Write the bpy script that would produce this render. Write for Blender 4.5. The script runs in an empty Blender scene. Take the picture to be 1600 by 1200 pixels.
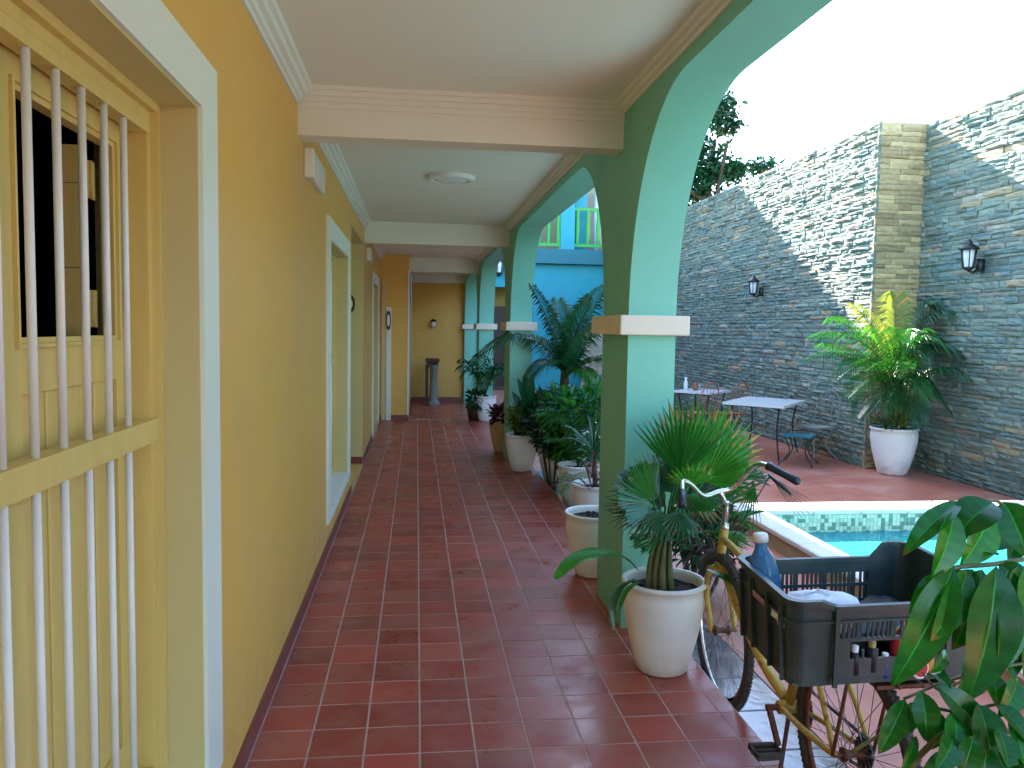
import bpy, math, random
from mathutils import Vector, Matrix
random.seed(7)
R = math.radians
S = bpy.context.scene
COL = S.collection

# ------------------------------------------------------------------ camera
FPX, YAW, PIT, ROL = 1249.5913, 0.1195, 0.0691, 0.0164
EYE = Vector((0, 0, 1.53))
def ray(px, py):
    dx, dy = px - 800, py - 600
    c, s = math.cos(ROL), math.sin(ROL)
    x, y = dx * c + dy * s, -dx * s + dy * c
    r, u, fw = x / FPX, -y / FPX, 1.0
    c, s = math.cos(PIT), math.sin(PIT); fw, u = fw * c + u * s, u * c - fw * s
    c, s = math.cos(YAW), math.sin(YAW)
    return Vector((r * c + fw * s, -r * s + fw * c, u))
def at(px, py, Y):            # point of the place seen at a pixel, at distance Y along the corridor
    d = ray(px, py); return EYE + d * (Y / d.y)
cam = bpy.data.cameras.new('camera'); cam_o = bpy.data.objects.new('camera', cam); COL.objects.link(cam_o)
cam.sensor_width = 36; cam.lens = FPX / 1600 * 36; cam.clip_start = 0.05; cam.clip_end = 2000
bk = -ray(800, 600); rt = (ray(801, 600) - ray(800, 600)).normalized(); up = bk.cross(rt)
m = Matrix((rt, up, bk)).transposed().to_4x4(); m.translation = EYE
cam_o.matrix_world = m
S.camera = cam_o

# ------------------------------------------------------------------ light
SUN = Vector((-0.30, 1.0, 0.615)).normalized()
w = bpy.data.worlds.new("World"); S.world = w; w.use_nodes = True
nt = w.node_tree; nt.nodes.clear()
sky = nt.nodes.new('ShaderNodeTexSky'); sky.sky_type = 'NISHITA'; sky.sun_disc = False
sky.sun_elevation = math.asin(SUN.z); sky.sun_rotation = math.atan2(SUN.x, SUN.y) % (2 * math.pi)
sky.air_density = 1.0; sky.dust_density = 0.9; sky.ozone_density = 3.0
bg = nt.nodes.new('ShaderNodeBackground'); bg.inputs['Strength'].default_value = 0.15
wo = nt.nodes.new('ShaderNodeOutputWorld')
nt.links.new(sky.outputs[0], bg.inputs[0]); nt.links.new(bg.outputs[0], wo.inputs[0])
sun = bpy.data.lights.new('sun', 'SUN'); sun.energy = 5.0; sun.angle = R(0.53); sun.color = (1, 0.95, 0.89)
sun_o = bpy.data.objects.new('sun', sun); COL.objects.link(sun_o)
sun_o.rotation_euler = SUN.to_track_quat('Z', 'Y').to_euler(); sun_o.location = (0, 30, 30)
S.view_settings.view_transform = 'Standard'; S.view_settings.look = 'None'
S.view_settings.exposure = 2.9; S.view_settings.gamma = 1; S.view_settings.use_curve_mapping = False
S.render.engine = 'CYCLES'
S.cycles.max_bounces = 10; S.cycles.diffuse_bounces = 6; S.cycles.transparent_max_bounces = 16

# ------------------------------------------------------------------ materials
def mat(name, col, rough=.6, var=.12, scale=3., bump=0., bscale=40., metal=0., tint=False, spec=.5,
        col2=None, mix_lo=.45, mix_hi=.65, transl=0., rvar=0., stretch=None, objrand=0., grime=None):
    M = bpy.data.materials.new(name); M.use_nodes = True
    n = M.node_tree; n.nodes.clear(); N = n.nodes.new; L = n.links.new
    out = N('ShaderNodeOutputMaterial'); p = N('ShaderNodeBsdfPrincipled')
    geo = N('ShaderNodeNewGeometry')
    pos = geo.outputs['Position']
    if stretch:
        mp = N('ShaderNodeMapping'); mp.inputs['Scale'].default_value = stretch; L(pos, mp.inputs[0]); pos = mp.outputs[0]
    no = N('ShaderNodeTexNoise'); no.inputs['Scale'].default_value = scale; no.inputs['Detail'].default_value = 6; no.inputs['Roughness'].default_value = .6
    L(pos, no.inputs['Vector'])
    base = N('ShaderNodeRGB'); base.outputs[0].default_value = (*col, 1); c = base.outputs[0]
    if tint:
        a = N('ShaderNodeAttribute'); a.attribute_name = 'tint'
        mx = N('ShaderNodeMix'); mx.data_type = 'RGBA'; mx.blend_type = 'MULTIPLY'; mx.inputs[0].default_value = 1
        L(c, mx.inputs[6]); L(a.outputs['Color'], mx.inputs[7]); c = mx.outputs[2]
    if col2:
        mr = N('ShaderNodeMapRange'); mr.inputs[1].default_value = mix_lo; mr.inputs[2].default_value = mix_hi
        L(no.outputs[0], mr.inputs[0])
        mx = N('ShaderNodeMix'); mx.data_type = 'RGBA'; mx.inputs[7].default_value = (*col2, 1)
        L(mr.outputs[0], mx.inputs[0]); L(c, mx.inputs[6]); c = mx.outputs[2]
    mr = N('ShaderNodeMapRange'); mr.inputs[1].default_value = .25; mr.inputs[2].default_value = .75
    mr.inputs[3].default_value = 1 - var; mr.inputs[4].default_value = 1 + var
    L(no.outputs[0], mr.inputs[0])
    hs = N('ShaderNodeHueSaturation'); L(mr.outputs[0], hs.inputs['Value']); L(c, hs.inputs['Color'])
    if objrand:
        oi = N('ShaderNodeObjectInfo'); m2 = N('ShaderNodeMapRange')
        m2.inputs[3].default_value = .5 - objrand * .12; m2.inputs[4].default_value = .5 + objrand * .12
        L(oi.outputs['Random'], m2.inputs[0]); L(m2.outputs[0], hs.inputs['Hue'])
    hso = hs.outputs[0]
    if grime:      # splashed dirt and scuffs near the ground, with a ragged edge
        gc, zt_, amt = grime
        sx = N('ShaderNodeSeparateXYZ'); L(geo.outputs['Position'], sx.inputs[0])
        g1 = N('ShaderNodeMapRange'); g1.inputs[1].default_value = zt_; g1.inputs[2].default_value = -.02; g1.inputs[3].default_value = 0; g1.inputs[4].default_value = 1
        L(sx.outputs['Z'], g1.inputs[0])
        gn = N('ShaderNodeTexNoise'); gn.inputs['Scale'].default_value = 7; gn.inputs['Detail'].default_value = 8; gn.inputs['Roughness'].default_value = .7; L(geo.outputs['Position'], gn.inputs['Vector'])
        g2 = N('ShaderNodeMapRange'); g2.inputs[1].default_value = .42; g2.inputs[2].default_value = .68; L(gn.outputs[0], g2.inputs[0])
        g3 = N('ShaderNodeMath'); g3.operation = 'MULTIPLY'; L(g1.outputs[0], g3.inputs[0]); L(g2.outputs[0], g3.inputs[1])
        # sparse scuffs anywhere
        gs = N('ShaderNodeTexNoise'); gs.inputs['Scale'].default_value = 2.3; gs.inputs['Detail'].default_value = 12; gs.inputs['Roughness'].default_value = .75; L(geo.outputs['Position'], gs.inputs['Vector'])
        g4 = N('ShaderNodeMapRange'); g4.inputs[1].default_value = .60; g4.inputs[2].default_value = .74; g4.inputs[4].default_value = .35; L(gs.outputs[0], g4.inputs[0])
        g5 = N('ShaderNodeMath'); g5.operation = 'MAXIMUM'; L(g3.outputs[0], g5.inputs[0]); L(g4.outputs[0], g5.inputs[1])
        g6 = N('ShaderNodeMath'); g6.operation = 'MULTIPLY'; g6.inputs[1].default_value = amt; L(g5.outputs[0], g6.inputs[0])
        gm = N('ShaderNodeMix'); gm.data_type = 'RGBA'; gm.inputs[7].default_value = (*gc, 1); L(g6.outputs[0], gm.inputs[0]); L(hso, gm.inputs[6]); hso = gm.outputs[2]
    L(hso, p.inputs['Base Color'])
    p.inputs['Metallic'].default_value = metal; p.inputs['Specular IOR Level'].default_value = spec
    if rvar:
        m3 = N('ShaderNodeMapRange'); m3.inputs[1].default_value = .3; m3.inputs[2].default_value = .7
        m3.inputs[3].default_value = max(.03, rough - rvar); m3.inputs[4].default_value = rough + rvar
        L(no.outputs[0], m3.inputs[0]); L(m3.outputs[0], p.inputs['Roughness'])
    else: p.inputs['Roughness'].default_value = rough
    if bump:
        nb = N('ShaderNodeTexNoise'); nb.inputs['Scale'].default_value = bscale; nb.inputs['Detail'].default_value = 5
        L(pos, nb.inputs['Vector'])
        b = N('ShaderNodeBump'); b.inputs['Strength'].default_value = bump; b.inputs['Distance'].default_value = .01
        L(nb.outputs[0], b.inputs['Height']); L(b.outputs[0], p.inputs['Normal'])
    res = p.outputs[0]
    if transl:
        t = N('ShaderNodeBsdfTranslucent'); L(hs.outputs[0], t.inputs[0])
        ms = N('ShaderNodeMixShader'); ms.inputs[0].default_value = transl
        L(res, ms.inputs[1]); L(t.outputs[0], ms.inputs[2]); res = ms.outputs[0]
    L(res, out.inputs[0])
    return M
M = {}
M['ochre'] = mat('ochre_plaster', (.74, .44, .10), .5, .05, 1.3, .30, 7, spec=.35, col2=(.66, .41, .13), mix_lo=.5, mix_hi=.7, grime=((.38, .24, .10), .45, .6))
M['cream'] = mat('cream_plaster', (.64, .50, .24), .6, .05, 2, .08, 50)
M['reveal'] = mat('reveal_plaster', (.60, .50, .22), .6, .04, 2, .2, 8, grime=((.4, .3, .15), .5, .4))
M['wood'] = mat('cream_painted_wood', (.68, .51, .17), .42, .07, 4, .12, 30, stretch=(6, 6, .6), grime=((.4, .28, .12), .4, .5))
M['whitetrim'] = mat('pale_surround_paint', (.74, .80, .73), .5, .04, 2, .15, 10, grime=((.5, .48, .38), .5, .4))
M['barwhite'] = mat('white_bar_paint', (.80, .80, .78), .3, .05, 8, .05, 60)
M['ceil'] = mat('ceiling_paint', (.80, .82, .75), .7, .03, 1.2, .15, 6)
M['trim'] = mat('warm_trim_paint', (.78, .80, .72), .55, .03, 2, .08, 12)
M['mint'] = mat('mint_plaster', (.19, .57, .44), .5, .06, 1.6, .32, 7, col2=(.13, .49, .385), mix_lo=.5, mix_hi=.7, grime=((.16, .26, .17), .40, .65))
M['capital'] = mat('capital_paint', (.78, .70, .55), .5, .05, 3, .05, 50)
M['tile'] = mat('red_clay_tile', (.35, .050, .032), .37, .10, 5, .06, 18, tint=True, rvar=.14, spec=.5, col2=(.36, .085, .065), mix_lo=.60, mix_hi=1.0, grime=((.36, .16, .10), -1, .45))
M['grout'] = mat('grout', (.46, .33, .28), .8, .2, 12, .2, 80)
M['skirt'] = mat('red_skirting', (.20, .035, .03), .35, .2, 6, .05, 25)
M['curb'] = mat('curb_render', (.33, .16, .09), .7, .2, 6, .3, 40)
M['deck'] = mat('terracotta_deck_paint', (.54, .165, .105), .45, .10, 1.1, .2, 18, col2=(.56, .30, .22), mix_lo=.5, mix_hi=.72, rvar=.18, grime=((.26, .11, .08), -1, .6))
M['wet'] = mat('wet_strip_tile', (.16, .13, .13), .12, .35, 7, .15, 14, rvar=.08, tint=True, col2=(.35, .25, .2), mix_lo=.55, mix_hi=.7, spec=.8)
M['ground'] = mat('earth', (.16, .11, .07), .9, .2, 2, .3, 12)
M['stone'] = mat('ledge_stone', (.19, .235, .195), .85, .26, 14, 1., 45, tint=True, stretch=(1, 1, 2.2), grime=((.03, .06, .035), .3, .8))
M['mortar'] = mat('wall_backing', (.10, .10, .09), .9, .2, 8, .3, 30)
M['blue'] = mat('cyan_plaster', (.008, .31, .38), .55, .10, 1.2, .3, 7, col2=(.03, .30, .36), mix_lo=.5, mix_hi=.75, grime=((.05, .18, .2), .6, .6))
M['bluedark'] = mat('teal_slab_paint', (.015, .15, .18), .6, .08, 1.5, .1, 40)
M['green'] = mat('green_rail_paint', (.03, .34, .04), .4, .08, 6)
M['brown'] = mat('dark_brown_wood', (.06, .022, .014), .45, .2, 5, .1, 30, stretch=(5, 5, .8))
M['pot'] = mat('white_pot_glaze', (.80, .80, .75), .38, .07, 5, .15, 12, spec=.5, col2=(.62, .55, .42), mix_lo=.62, mix_hi=.85, grime=((.30, .20, .12), .16, .7))
M['pottan'] = mat('tan_pot', (.50, .36, .20), .5, .1, 5, .15, 35)
M['potwhite'] = mat('clean_white_pot', (.80, .84, .85), .35, .05, 5, .12, 12, grime=((.36, .28, .2), .1, .6))
M['soil'] = mat('potting_soil', (.035, .02, .014), .95, .4, 40, 1, 70)
M['leaf'] = mat('leaf_green', (.022, .16, .018), .32, .3, 9, .15, 30, transl=.28, spec=.5, tint=True)
M['leafdark'] = mat('leaf_dark_green', (.010, .085, .024), .28, .3, 9, .15, 30, transl=.18, spec=.6, tint=True)
M['leafbright'] = mat('leaf_bright_green', (.05, .26, .018), .35, .3, 9, .12, 30, transl=.35, tint=True)
M['leafyellow'] = mat('leaf_yellow_green', (.24, .30, .03), .4, .25, 9, .1, 30, transl=.4, tint=True)
M['leafglossy'] = mat('leaf_glossy', (.012, .15, .010), .2, .3, 14, .12, 22, transl=.38, spec=.4, tint=True)
M['leafblue'] = mat('leaf_blue_green', (.03, .16, .09), .25, .3, 9, .15, 30, transl=.2, spec=.7, tint=True)
M['leafred'] = mat('leaf_wine', (.10, .03, .025), .35, .3, 9, .1, 30, transl=.2, tint=True)
M['stem'] = mat('plant_stem', (.12, .13, .04), .5, .25, 12, .3, 60)
M['bark'] = mat('bark', (.09, .06, .04), .9, .3, 10, .8, 40)
M['bikeyellow'] = mat('worn_yellow_paint', (.55, .36, .06), .42, .2, 14, .15, 60, col2=(.16, .055, .02), mix_lo=.56, mix_hi=.66)
M['rust'] = mat('rusty_steel', (.16, .06, .035), .6, .35, 25, .4, 90, metal=.4)
M['chrome'] = mat('worn_chrome', (.75, .72, .68), .22, .15, 20, .1, 90, metal=1., rvar=.1)
M['rubber'] = mat('dusty_rubber', (.06, .05, .043), .8, .35, 14, .4, 90)
M['grip'] = mat('black_rubber_grip', (.015, .022, .035), .35, .2, 14)
M['crate'] = mat('grey_crate_plastic', (.030, .058, .058), .38, .22, 9, .08, 50, col2=(.055, .075, .07), mix_lo=.5, mix_hi=.75)
M['black'] = mat('black_metal', (.012, .014, .016), .4, .2, 10)
M['iron'] = mat('wrought_iron', (.02, .022, .025), .5, .2, 10)
M['white'] = mat('white_paint', (.80, .80, .80), .4, .05, 6)
M['bluewhite'] = mat('white_tabletop', (.78, .80, .80), .18, .04, 6)
M['spoke'] = mat('dull_spoke', (.20, .18, .16), .4, .1, 10, metal=.8)
M['cloth'] = mat('white_plastic_bag', (.72, .78, .82), .45, .08, 12, .5, 30)
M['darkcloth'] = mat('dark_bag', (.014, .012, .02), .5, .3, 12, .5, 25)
M['red'] = mat('red_plastic', (.42, .02, .03), .35, .1, 10)
M['bluepl'] = mat('blue_plastic', (.02, .06, .35), .35, .1, 10)
M['bluewater'] = mat('blue_liquid', (.01, .16, .55), .3, .05, 10)
M['straw'] = mat('straw_yellow', (.42, .32, .10), .6, .3, 22, .4, 60)
M['orange'] = mat('orange_plastic', (.60, .22, .03), .4, .2, 10)
M['coping'] = mat('pool_coping', (.74, .72, .66), .5, .08, 8, .1, 40)
M['copingside'] = mat('pool_side_render', (.42, .31, .19), .7, .15, 6, .2, 40)
M['mosaic'] = mat('pool_mosaic', (.62, .74, .64), .22, .1, 9, tint=True)
M['poolin'] = mat('pool_interior', (.12, .70, .72), .4, .12, 7, col2=(.16, .75, .75), mix_lo=.45, mix_hi=.6)
M['tan'] = mat('pale_brick', (.45, .40, .30), .8, .15, 5, .2, 30)
M['peach'] = mat('peach_plaster', (.42, .34, .22), .6, .06, 2)
M['terracotta'] = mat('terracotta_wood', (.38, .12, .05), .5, .2, 8)
M['greystone'] = mat('grey_pedestal', (.24, .25, .22), .7, .15, 8, .3, 40)
M['lampglass'] = mat('frosted_glass', (.80, .82, .80), .2, .05, 8)
# glassy and watery materials
def glassy(name, col, a, rough, fres=1.33, bump=0, bs=6):
    Mt = bpy.data.materials.new(name); Mt.use_nodes = True; n = Mt.node_tree; n.nodes.clear(); N = n.nodes.new; L = n.links.new
    o = N('ShaderNodeOutputMaterial'); t = N('ShaderNodeBsdfTransparent'); t.inputs[0].default_value = (*col, 1)
    g = N('ShaderNodeBsdfGlossy'); g.inputs['Roughness'].default_value = rough
    f = N('ShaderNodeFresnel'); f.inputs[0].default_value = fres
    d = N('ShaderNodeBsdfDiffuse'); d.inputs[0].default_value = (*[c * .8 for c in col], 1)
    m1 = N('ShaderNodeMixShader'); m1.inputs[0].default_value = a; L(t.outputs[0], m1.inputs[1]); L(d.outputs[0], m1.inputs[2])
    m2 = N('ShaderNodeMixShader'); L(f.outputs[0], m2.inputs[0]); L(m1.outputs[0], m2.inputs[1]); L(g.outputs[0], m2.inputs[2])
    if bump:
        ge = N('ShaderNodeNewGeometry'); nz = N('ShaderNodeTexNoise'); nz.inputs['Scale'].default_value = bs; nz.inputs['Detail'].default_value = 4
        b = N('ShaderNodeBump'); b.inputs['Strength'].default_value = bump; b.inputs['Distance'].default_value = .05
        L(ge.outputs['Position'], nz.inputs['Vector']); L(nz.outputs[0], b.inputs['Height'])
        L(b.outputs[0], g.inputs['Normal']); L(b.outputs[0], f.inputs['Normal'])
    L(m2.outputs[0], o.inputs[0]); return Mt
M['water'] = glassy('pool_water', (.08, .80, .86), .45, .03, 1.33, .35, 5)
M['bottle'] = glassy('blue_bottle_plastic', (.18, .60, .95), .30, .08, 1.45)
M['glass'] = glassy('clear_glass', (.9, .95, .95), .08, .03, 1.5)

# ------------------------------------------------------------------ mesh collector
class MB:
    def __init__(s): s.v = []; s.f = []; s.c = []; s.sm = []
    def add(s, vs, fs, col=None, smooth=False):
        o = len(s.v); s.v += [tuple(v) for v in vs]
        for f in fs: s.f.append(tuple(i + o for i in f)); s.c.append(col or (1, 1, 1)); s.sm.append(smooth)
        return s
    def box(s, x0, x1, y0, y1, z0, z1, col=None):
        v = [(x, y, z) for z in (z0, z1) for y in (y0, y1) for x in (x0, x1)]
        return s.add(v, [(0, 2, 3, 1), (4, 5, 7, 6), (0, 1, 5, 4), (2, 6, 7, 3), (0, 4, 6, 2), (1, 3, 7, 5)], col)
    def bevbox(s, x0, x1, y0, y1, z0, z1, b=.004, col=None):
        # box with chamfered vertical edges and top
        def ring(i, z): return [(x0 + i, y0, z), (x1 - i, y0, z), (x1, y0 + i, z), (x1, y1 - i, z), (x1 - i, y1, z), (x0 + i, y1, z), (x0, y1 - i, z), (x0, y0 + i, z)]
        def inr(z): return [(x0 + b * 1.4, y0 + b, z), (x1 - b * 1.4, y0 + b, z), (x1 - b, y0 + b * 1.4, z), (x1 - b, y1 - b * 1.4, z), (x1 - b * 1.4, y1 - b, z), (x0 + b * 1.4, y1 - b, z), (x0 + b, y1 - b * 1.4, z), (x0 + b, y0 + b * 1.4, z)]
        v = inr(z0) + ring(b, z0 + b) + ring(b, z1 - b) + inr(z1)
        f = [tuple(range(7, -1, -1)), tuple(range(24, 32))]
        for k in range(3):
            for i in range(8):
                j = (i + 1) % 8; f.append((k * 8 + i, k * 8 + j, k * 8 + 8 + j, k * 8 + 8 + i))
        return s.add(v, f, col)
    def bar(s, a, b, w, h, col=None):   # square bar between two points
        a, b = Vector(a), Vector(b); d = (b - a).normalized()
        u = d.cross(Vector((0, 0, 1)));
        if u.length < .01: u = Vector((1, 0, 0))
        u.normalize(); v = u.cross(d)
        P = []
        for q in (a, b):
            for i, j in ((-1, -1), (1, -1), (1, 1), (-1, 1)): P.append(q + u * i * w / 2 + v * j * h / 2)
        return s.add(P, [(0, 1, 2, 3), (7, 6, 5, 4), (0, 4, 5, 1), (1, 5, 6, 2), (2, 6, 7, 3), (3, 7, 4, 0)], col)
    def tube(s, pts, r, n=8, col=None, closed=False, cap=True):
        pts = [Vector(p) for p in pts]; K = len(pts)
        rr = r if isinstance(r, (list, tuple)) else [r] * K
        P = []; prev = None
        for i, p in enumerate(pts):
            if closed: d = pts[(i + 1) % K] - pts[i - 1]
            else: d = pts[min(i + 1, K - 1)] - pts[max(i - 1, 0)]
            d.normalize()
            if prev is None:
                u = d.orthogonal().normalized()
            else:
                u = prev - d * prev.dot(d)
                if u.length < 1e-5: u = d.orthogonal()
                u.normalize()
            prev = u; v = d.cross(u)
            for k in range(n):
                a = 2 * math.pi * k / n; P.append(p + (u * math.cos(a) + v * math.sin(a)) * rr[i])
        F = []
        for i in range(K if closed else K - 1):
            j = (i + 1) % K
            for k in range(n):
                l = (k + 1) % n; F.append((i * n + k, i * n + l, j * n + l, j * n + k))
        if cap and not closed: F += [tuple(range(n - 1, -1, -1)), tuple((K - 1) * n + k for k in range(n))]
        return s.add(P, F, col, n > 4)
    def lathe(s, prof, cx=0, cy=0, cz=0, n=28, col=None, squash=1):
        P = []
        for r, z in prof:
            for k in range(n):
                a = 2 * math.pi * k / n; P.append((cx + r * math.cos(a), cy + r * math.sin(a) * squash, cz + z))
        F = []
        for i in range(len(prof) - 1):
            for k in range(n):
                l = (k + 1) % n; F.append((i * n + k, i * n + l, (i + 1) * n + l, (i + 1) * n + k))
        return s.add(P, F, col, True)
    def profile_y(s, prof, y0, y1, col=None):   # closed XZ profile swept along Y
        n = len(prof); P = [(x, y, z) for y in (y0, y1) for x, z in prof]
        F = [(i, (i + 1) % n, n + (i + 1) % n, n + i) for i in range(n)] + [tuple(range(n - 1, -1, -1)), tuple(range(n, 2 * n))]
        return s.add(P, F, col)
    def profile_x(s, prof, x0, x1, col=None):
        n = len(prof); P = [(x, y, z) for x in (x0, x1) for y, z in prof]
        F = [(i, (i + 1) % n, n + (i + 1) % n, n + i) for i in range(n)] + [tuple(range(n - 1, -1, -1)), tuple(range(n, 2 * n))]
        return s.add(P, F, col)
    def mesh(s, name, m, off=Vector((0, 0, 0))):
        me = bpy.data.meshes.new(name)
        me.from_pydata([(a - off.x, b - off.y, c - off.z) for a, b, c in s.v], [], s.f)
        me.polygons.foreach_set('use_smooth', s.sm)
        ca = me.color_attributes.new('tint', 'FLOAT_COLOR', 'CORNER')
        buf = []
        for p, c in zip(me.polygons, s.c): buf += [c[0], c[1], c[2], 1] * p.loop_total
        ca.data.foreach_set('color', buf)
        me.materials.append(M[m]); me.update(); return me
    def build(s, name, m, parent=None, kind=None, off=None, label=None):
        o = Vector((0, 0, 0))
        if parent is not None: o = wloc(parent)
        if off is not None: o = Vector(off)
        me = s.mesh(name, m, o)
        ob = bpy.data.objects.new(name, me); COL.objects.link(ob)
        if parent is not None:
            ob.parent = parent
            if off is not None: ob.location = o - wloc(parent)
        elif off is not None: ob.location = o
        if kind: ob['kind'] = kind
        if label: ob['label'] = label
        return ob
def wloc(o):
    v = Vector((0, 0, 0))
    while o is not None: v += o.location; o = o.parent
    return v
def tag(o, label, cat, group=None):
    o['label'] = label; o['category'] = cat
    if group: o['group'] = group
    return o
def thing(name, loc, label, cat, group=None):
    o = bpy.data.objects.new(name, None); COL.objects.link(o); o.location = loc; o.empty_display_size = .1
    return tag(o, label, cat, group)
def inst(name, me, parent, loc, rot=0, scale=None):
    o = bpy.data.objects.new(name, me); COL.objects.link(o); o.parent = parent
    o.location = Vector(loc) - wloc(parent); o.rotation_euler = (0, 0, rot)
    if scale: o.scale = scale
    return o
def bez(a, b, c, n):
    a, b, c = Vector(a), Vector(b), Vector(c)
    return [a * (1 - t) ** 2 + b * 2 * t * (1 - t) + c * t * t for t in [i / n for i in range(n + 1)]]
def smoothpts(P, k=4):
    P = [Vector(p) for p in P]; out = []
    for i in range(len(P) - 1):
        p0, p1, p2, p3 = P[max(i - 1, 0)], P[i], P[i + 1], P[min(i + 2, len(P) - 1)]
        for j in range(k):
            t = j / k
            out.append(.5 * ((2 * p1) + (p2 - p0) * t + (2 * p0 - 5 * p1 + 4 * p2 - p3) * t * t + (3 * p1 - p0 - 3 * p2 + p3) * t ** 3))
    return out + [P[-1]]

# ------------------------------------------------------------------ setting
XW, XA, XO = -.59, 1.056, 1.302          # yellow wall face, arcade inner and outer face
DZ = -.10                                 # courtyard floor level
ZC = 2.70                                 # ceiling
PX0, PX1, PY0, PY1 = 2.88, 5.45, 1.6, 6.28  # pool inside
OX0, OY1 = 2.69, 6.56                     # rim outside
# ground: one great sheet round the pool basin
g = MB()
B = 600
g.add([(-B, -B, -.3), (B, -B, -.3), (B, PY0, -.3), (-B, PY0, -.3)], [(0, 1, 2, 3)])
g.add([(-B, PY1, -.3), (B, PY1, -.3), (B, B, -.3), (-B, B, -.3)], [(0, 1, 2, 3)])
g.add([(-B, PY0, -.3), (PX0, PY0, -.3), (PX0, PY1, -.3), (-B, PY1, -.3)], [(0, 1, 2, 3)])
g.add([(PX1, PY0, -.3), (B, PY0, -.3), (B, PY1, -.3), (PX1, PY1, -.3)], [(0, 1, 2, 3)])
g.build('ground', 'ground', kind='structure')
d = MB()
d.box(XO + .33, OX0, -6, 21, -.16, DZ); d.box(OX0, 6.15, OY1, 21, -.16, DZ)
d.box(5.64, 6.15, -6, OY1, -.16, DZ); d.box(OX0, 5.64, -6, 1.3, -.16, DZ)
d.box(XO + .002, XO + .33, -6, -1, -.16, DZ); d.box(XO + .002, XO + .33, 9, 21, -.16, DZ); d.box(-1, XO, 18.3, 21, -.16, DZ)
deck = d.build('courtyard_floor', 'deck', kind='structure')
# wet strip of tiles between curb and bicycle
st = MB().box(XO + .002, XO + .328, -1, 9, -.16, DZ - .006).build('paved_strip', 'grout', kind='structure')
for i in range(31):
    y = -.98 + i * .322
    c = random.uniform(.7, 1.3)
    b = MB().bevbox(XO + .006, XO + .324, y, y + .314, DZ - .03, DZ + random.uniform(-.001, .001), .004, (c, c, c * random.uniform(.95, 1.1)))
    b.build('tile', 'wet', st)
# corridor floor
cf = MB()
cf.box(XW, XO, -6, 13.3, -.16, -.0013); cf.box(XW, XO - .002, 13.302, 18.3, -.3, -.1513)
floor = cf.build('floor', 'grout', kind='structure')
MB().box(XO - .012, XO, -6, 18.3, -.3, -.004).build('curb', 'curb', floor)
T0 = .0246 - .6
variants = []
for i in range(26):
    t = random.gauss(1, .17); t = min(max(t, .78), 1.4); h = random.uniform(-.2, .35)
    jit = [random.uniform(-.0006, .0006) for _ in range(4)]
    b = MB(); b.bevbox(.0035, .1965, .0035, .1965, -.02, 0, .0011, (t, t * (1 + h), t * (1 + h)))
    b.v = [(x, y, z + (jit[(x > .1) + 2 * (y > .1)] if z > -.01 else 0)) for x, y, z in b.v]
    variants.append(b)
vmesh = [b.mesh('tile', 'tile') for b in variants]
rest = MB(); cnt = 0
for j in range(-40, 91):
    y = 2.4 + j * .2
    for i in range(0, 10):
        x = T0 + i * .2
        if y > 13.1 and y < 13.31: continue
        z = -.15 if y > 13.2 else 0
        last = i == 9
        if 0 <= j < 33 and not last:
            k = random.randrange(26)
            inst('tile', vmesh[k], floor, (x, y, z)); cnt += 1
        else:
            b = random.choice(variants); f = .36 if last else 1
            rest.v += [(x + a * f, y + bb, z + c) for a, bb, c in b.v]
            o = len(rest.v) - len(b.v)
            for ff, cc in zip(b.f, b.c): rest.f.append(tuple(q + o for q in ff)); rest.c.append(cc); rest.sm.append(False)
rest.build('tile_field', 'tile', floor, kind='stuff')

# ceiling, beams and cornices
ce = MB(); ce.box(-4, XO + .03, -6, 18.3, ZC, 3.15)
ceiling = ce.build('ceiling', 'ceil', kind='structure')
BY = [-.75, 4.12, 9.22, 13.75]
for y in BY:
    b = MB(); b.box(XW - .004, XA + .004, y, y + .16, 2.467, ZC + .01)
    for s_, q in ((-1, y), (1, y + .16)):
        for k, (z0, pr) in enumerate(((2.60, .010), (2.628, .020), (2.655, .034), (2.68, .048))):
            z1 = (2.628, 2.655, 2.68, ZC + .01)[k]
            a, e = sorted((q, q + s_ * pr)); b.box(XW - .003, XA + .003, a, e, z0 + .0, z1)
    b.build('ceiling_beam', 'trim', ceiling)
edges = [-6] + [v for y in BY for v in (y, y + .16)] + [18.3]
for i in range(0, len(edges), 2):
    y0, y1 = edges[i], edges[i + 1]
    L_ = [(XW - .003, 2.605), (XW + .012, 2.605), (XW + .014, 2.622), (XW + .026, 2.626), (XW + .030, 2.645), (XW + .05, 2.652), (XW + .056, 2.672), (XW + .072, 2.678), (XW + .075, ZC + .004), (XW - .003, ZC + .004)]
    MB().profile_y(L_, y0 + .04, y1 - .04).build('cornice', 'whitetrim', ceiling)
    Rr = [(XA + .003, 2.645), (XA - .012, 2.645), (XA - .016, 2.657), (XA - .032, 2.662), (XA - .036, 2.675), (XA - .055, 2.68), (XA - .058, ZC + .004), (XA + .003, ZC + .004)]
    MB().profile_y(Rr, y0 + .04, y1 - .04).build('cornice', 'trim', ceiling)

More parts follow.
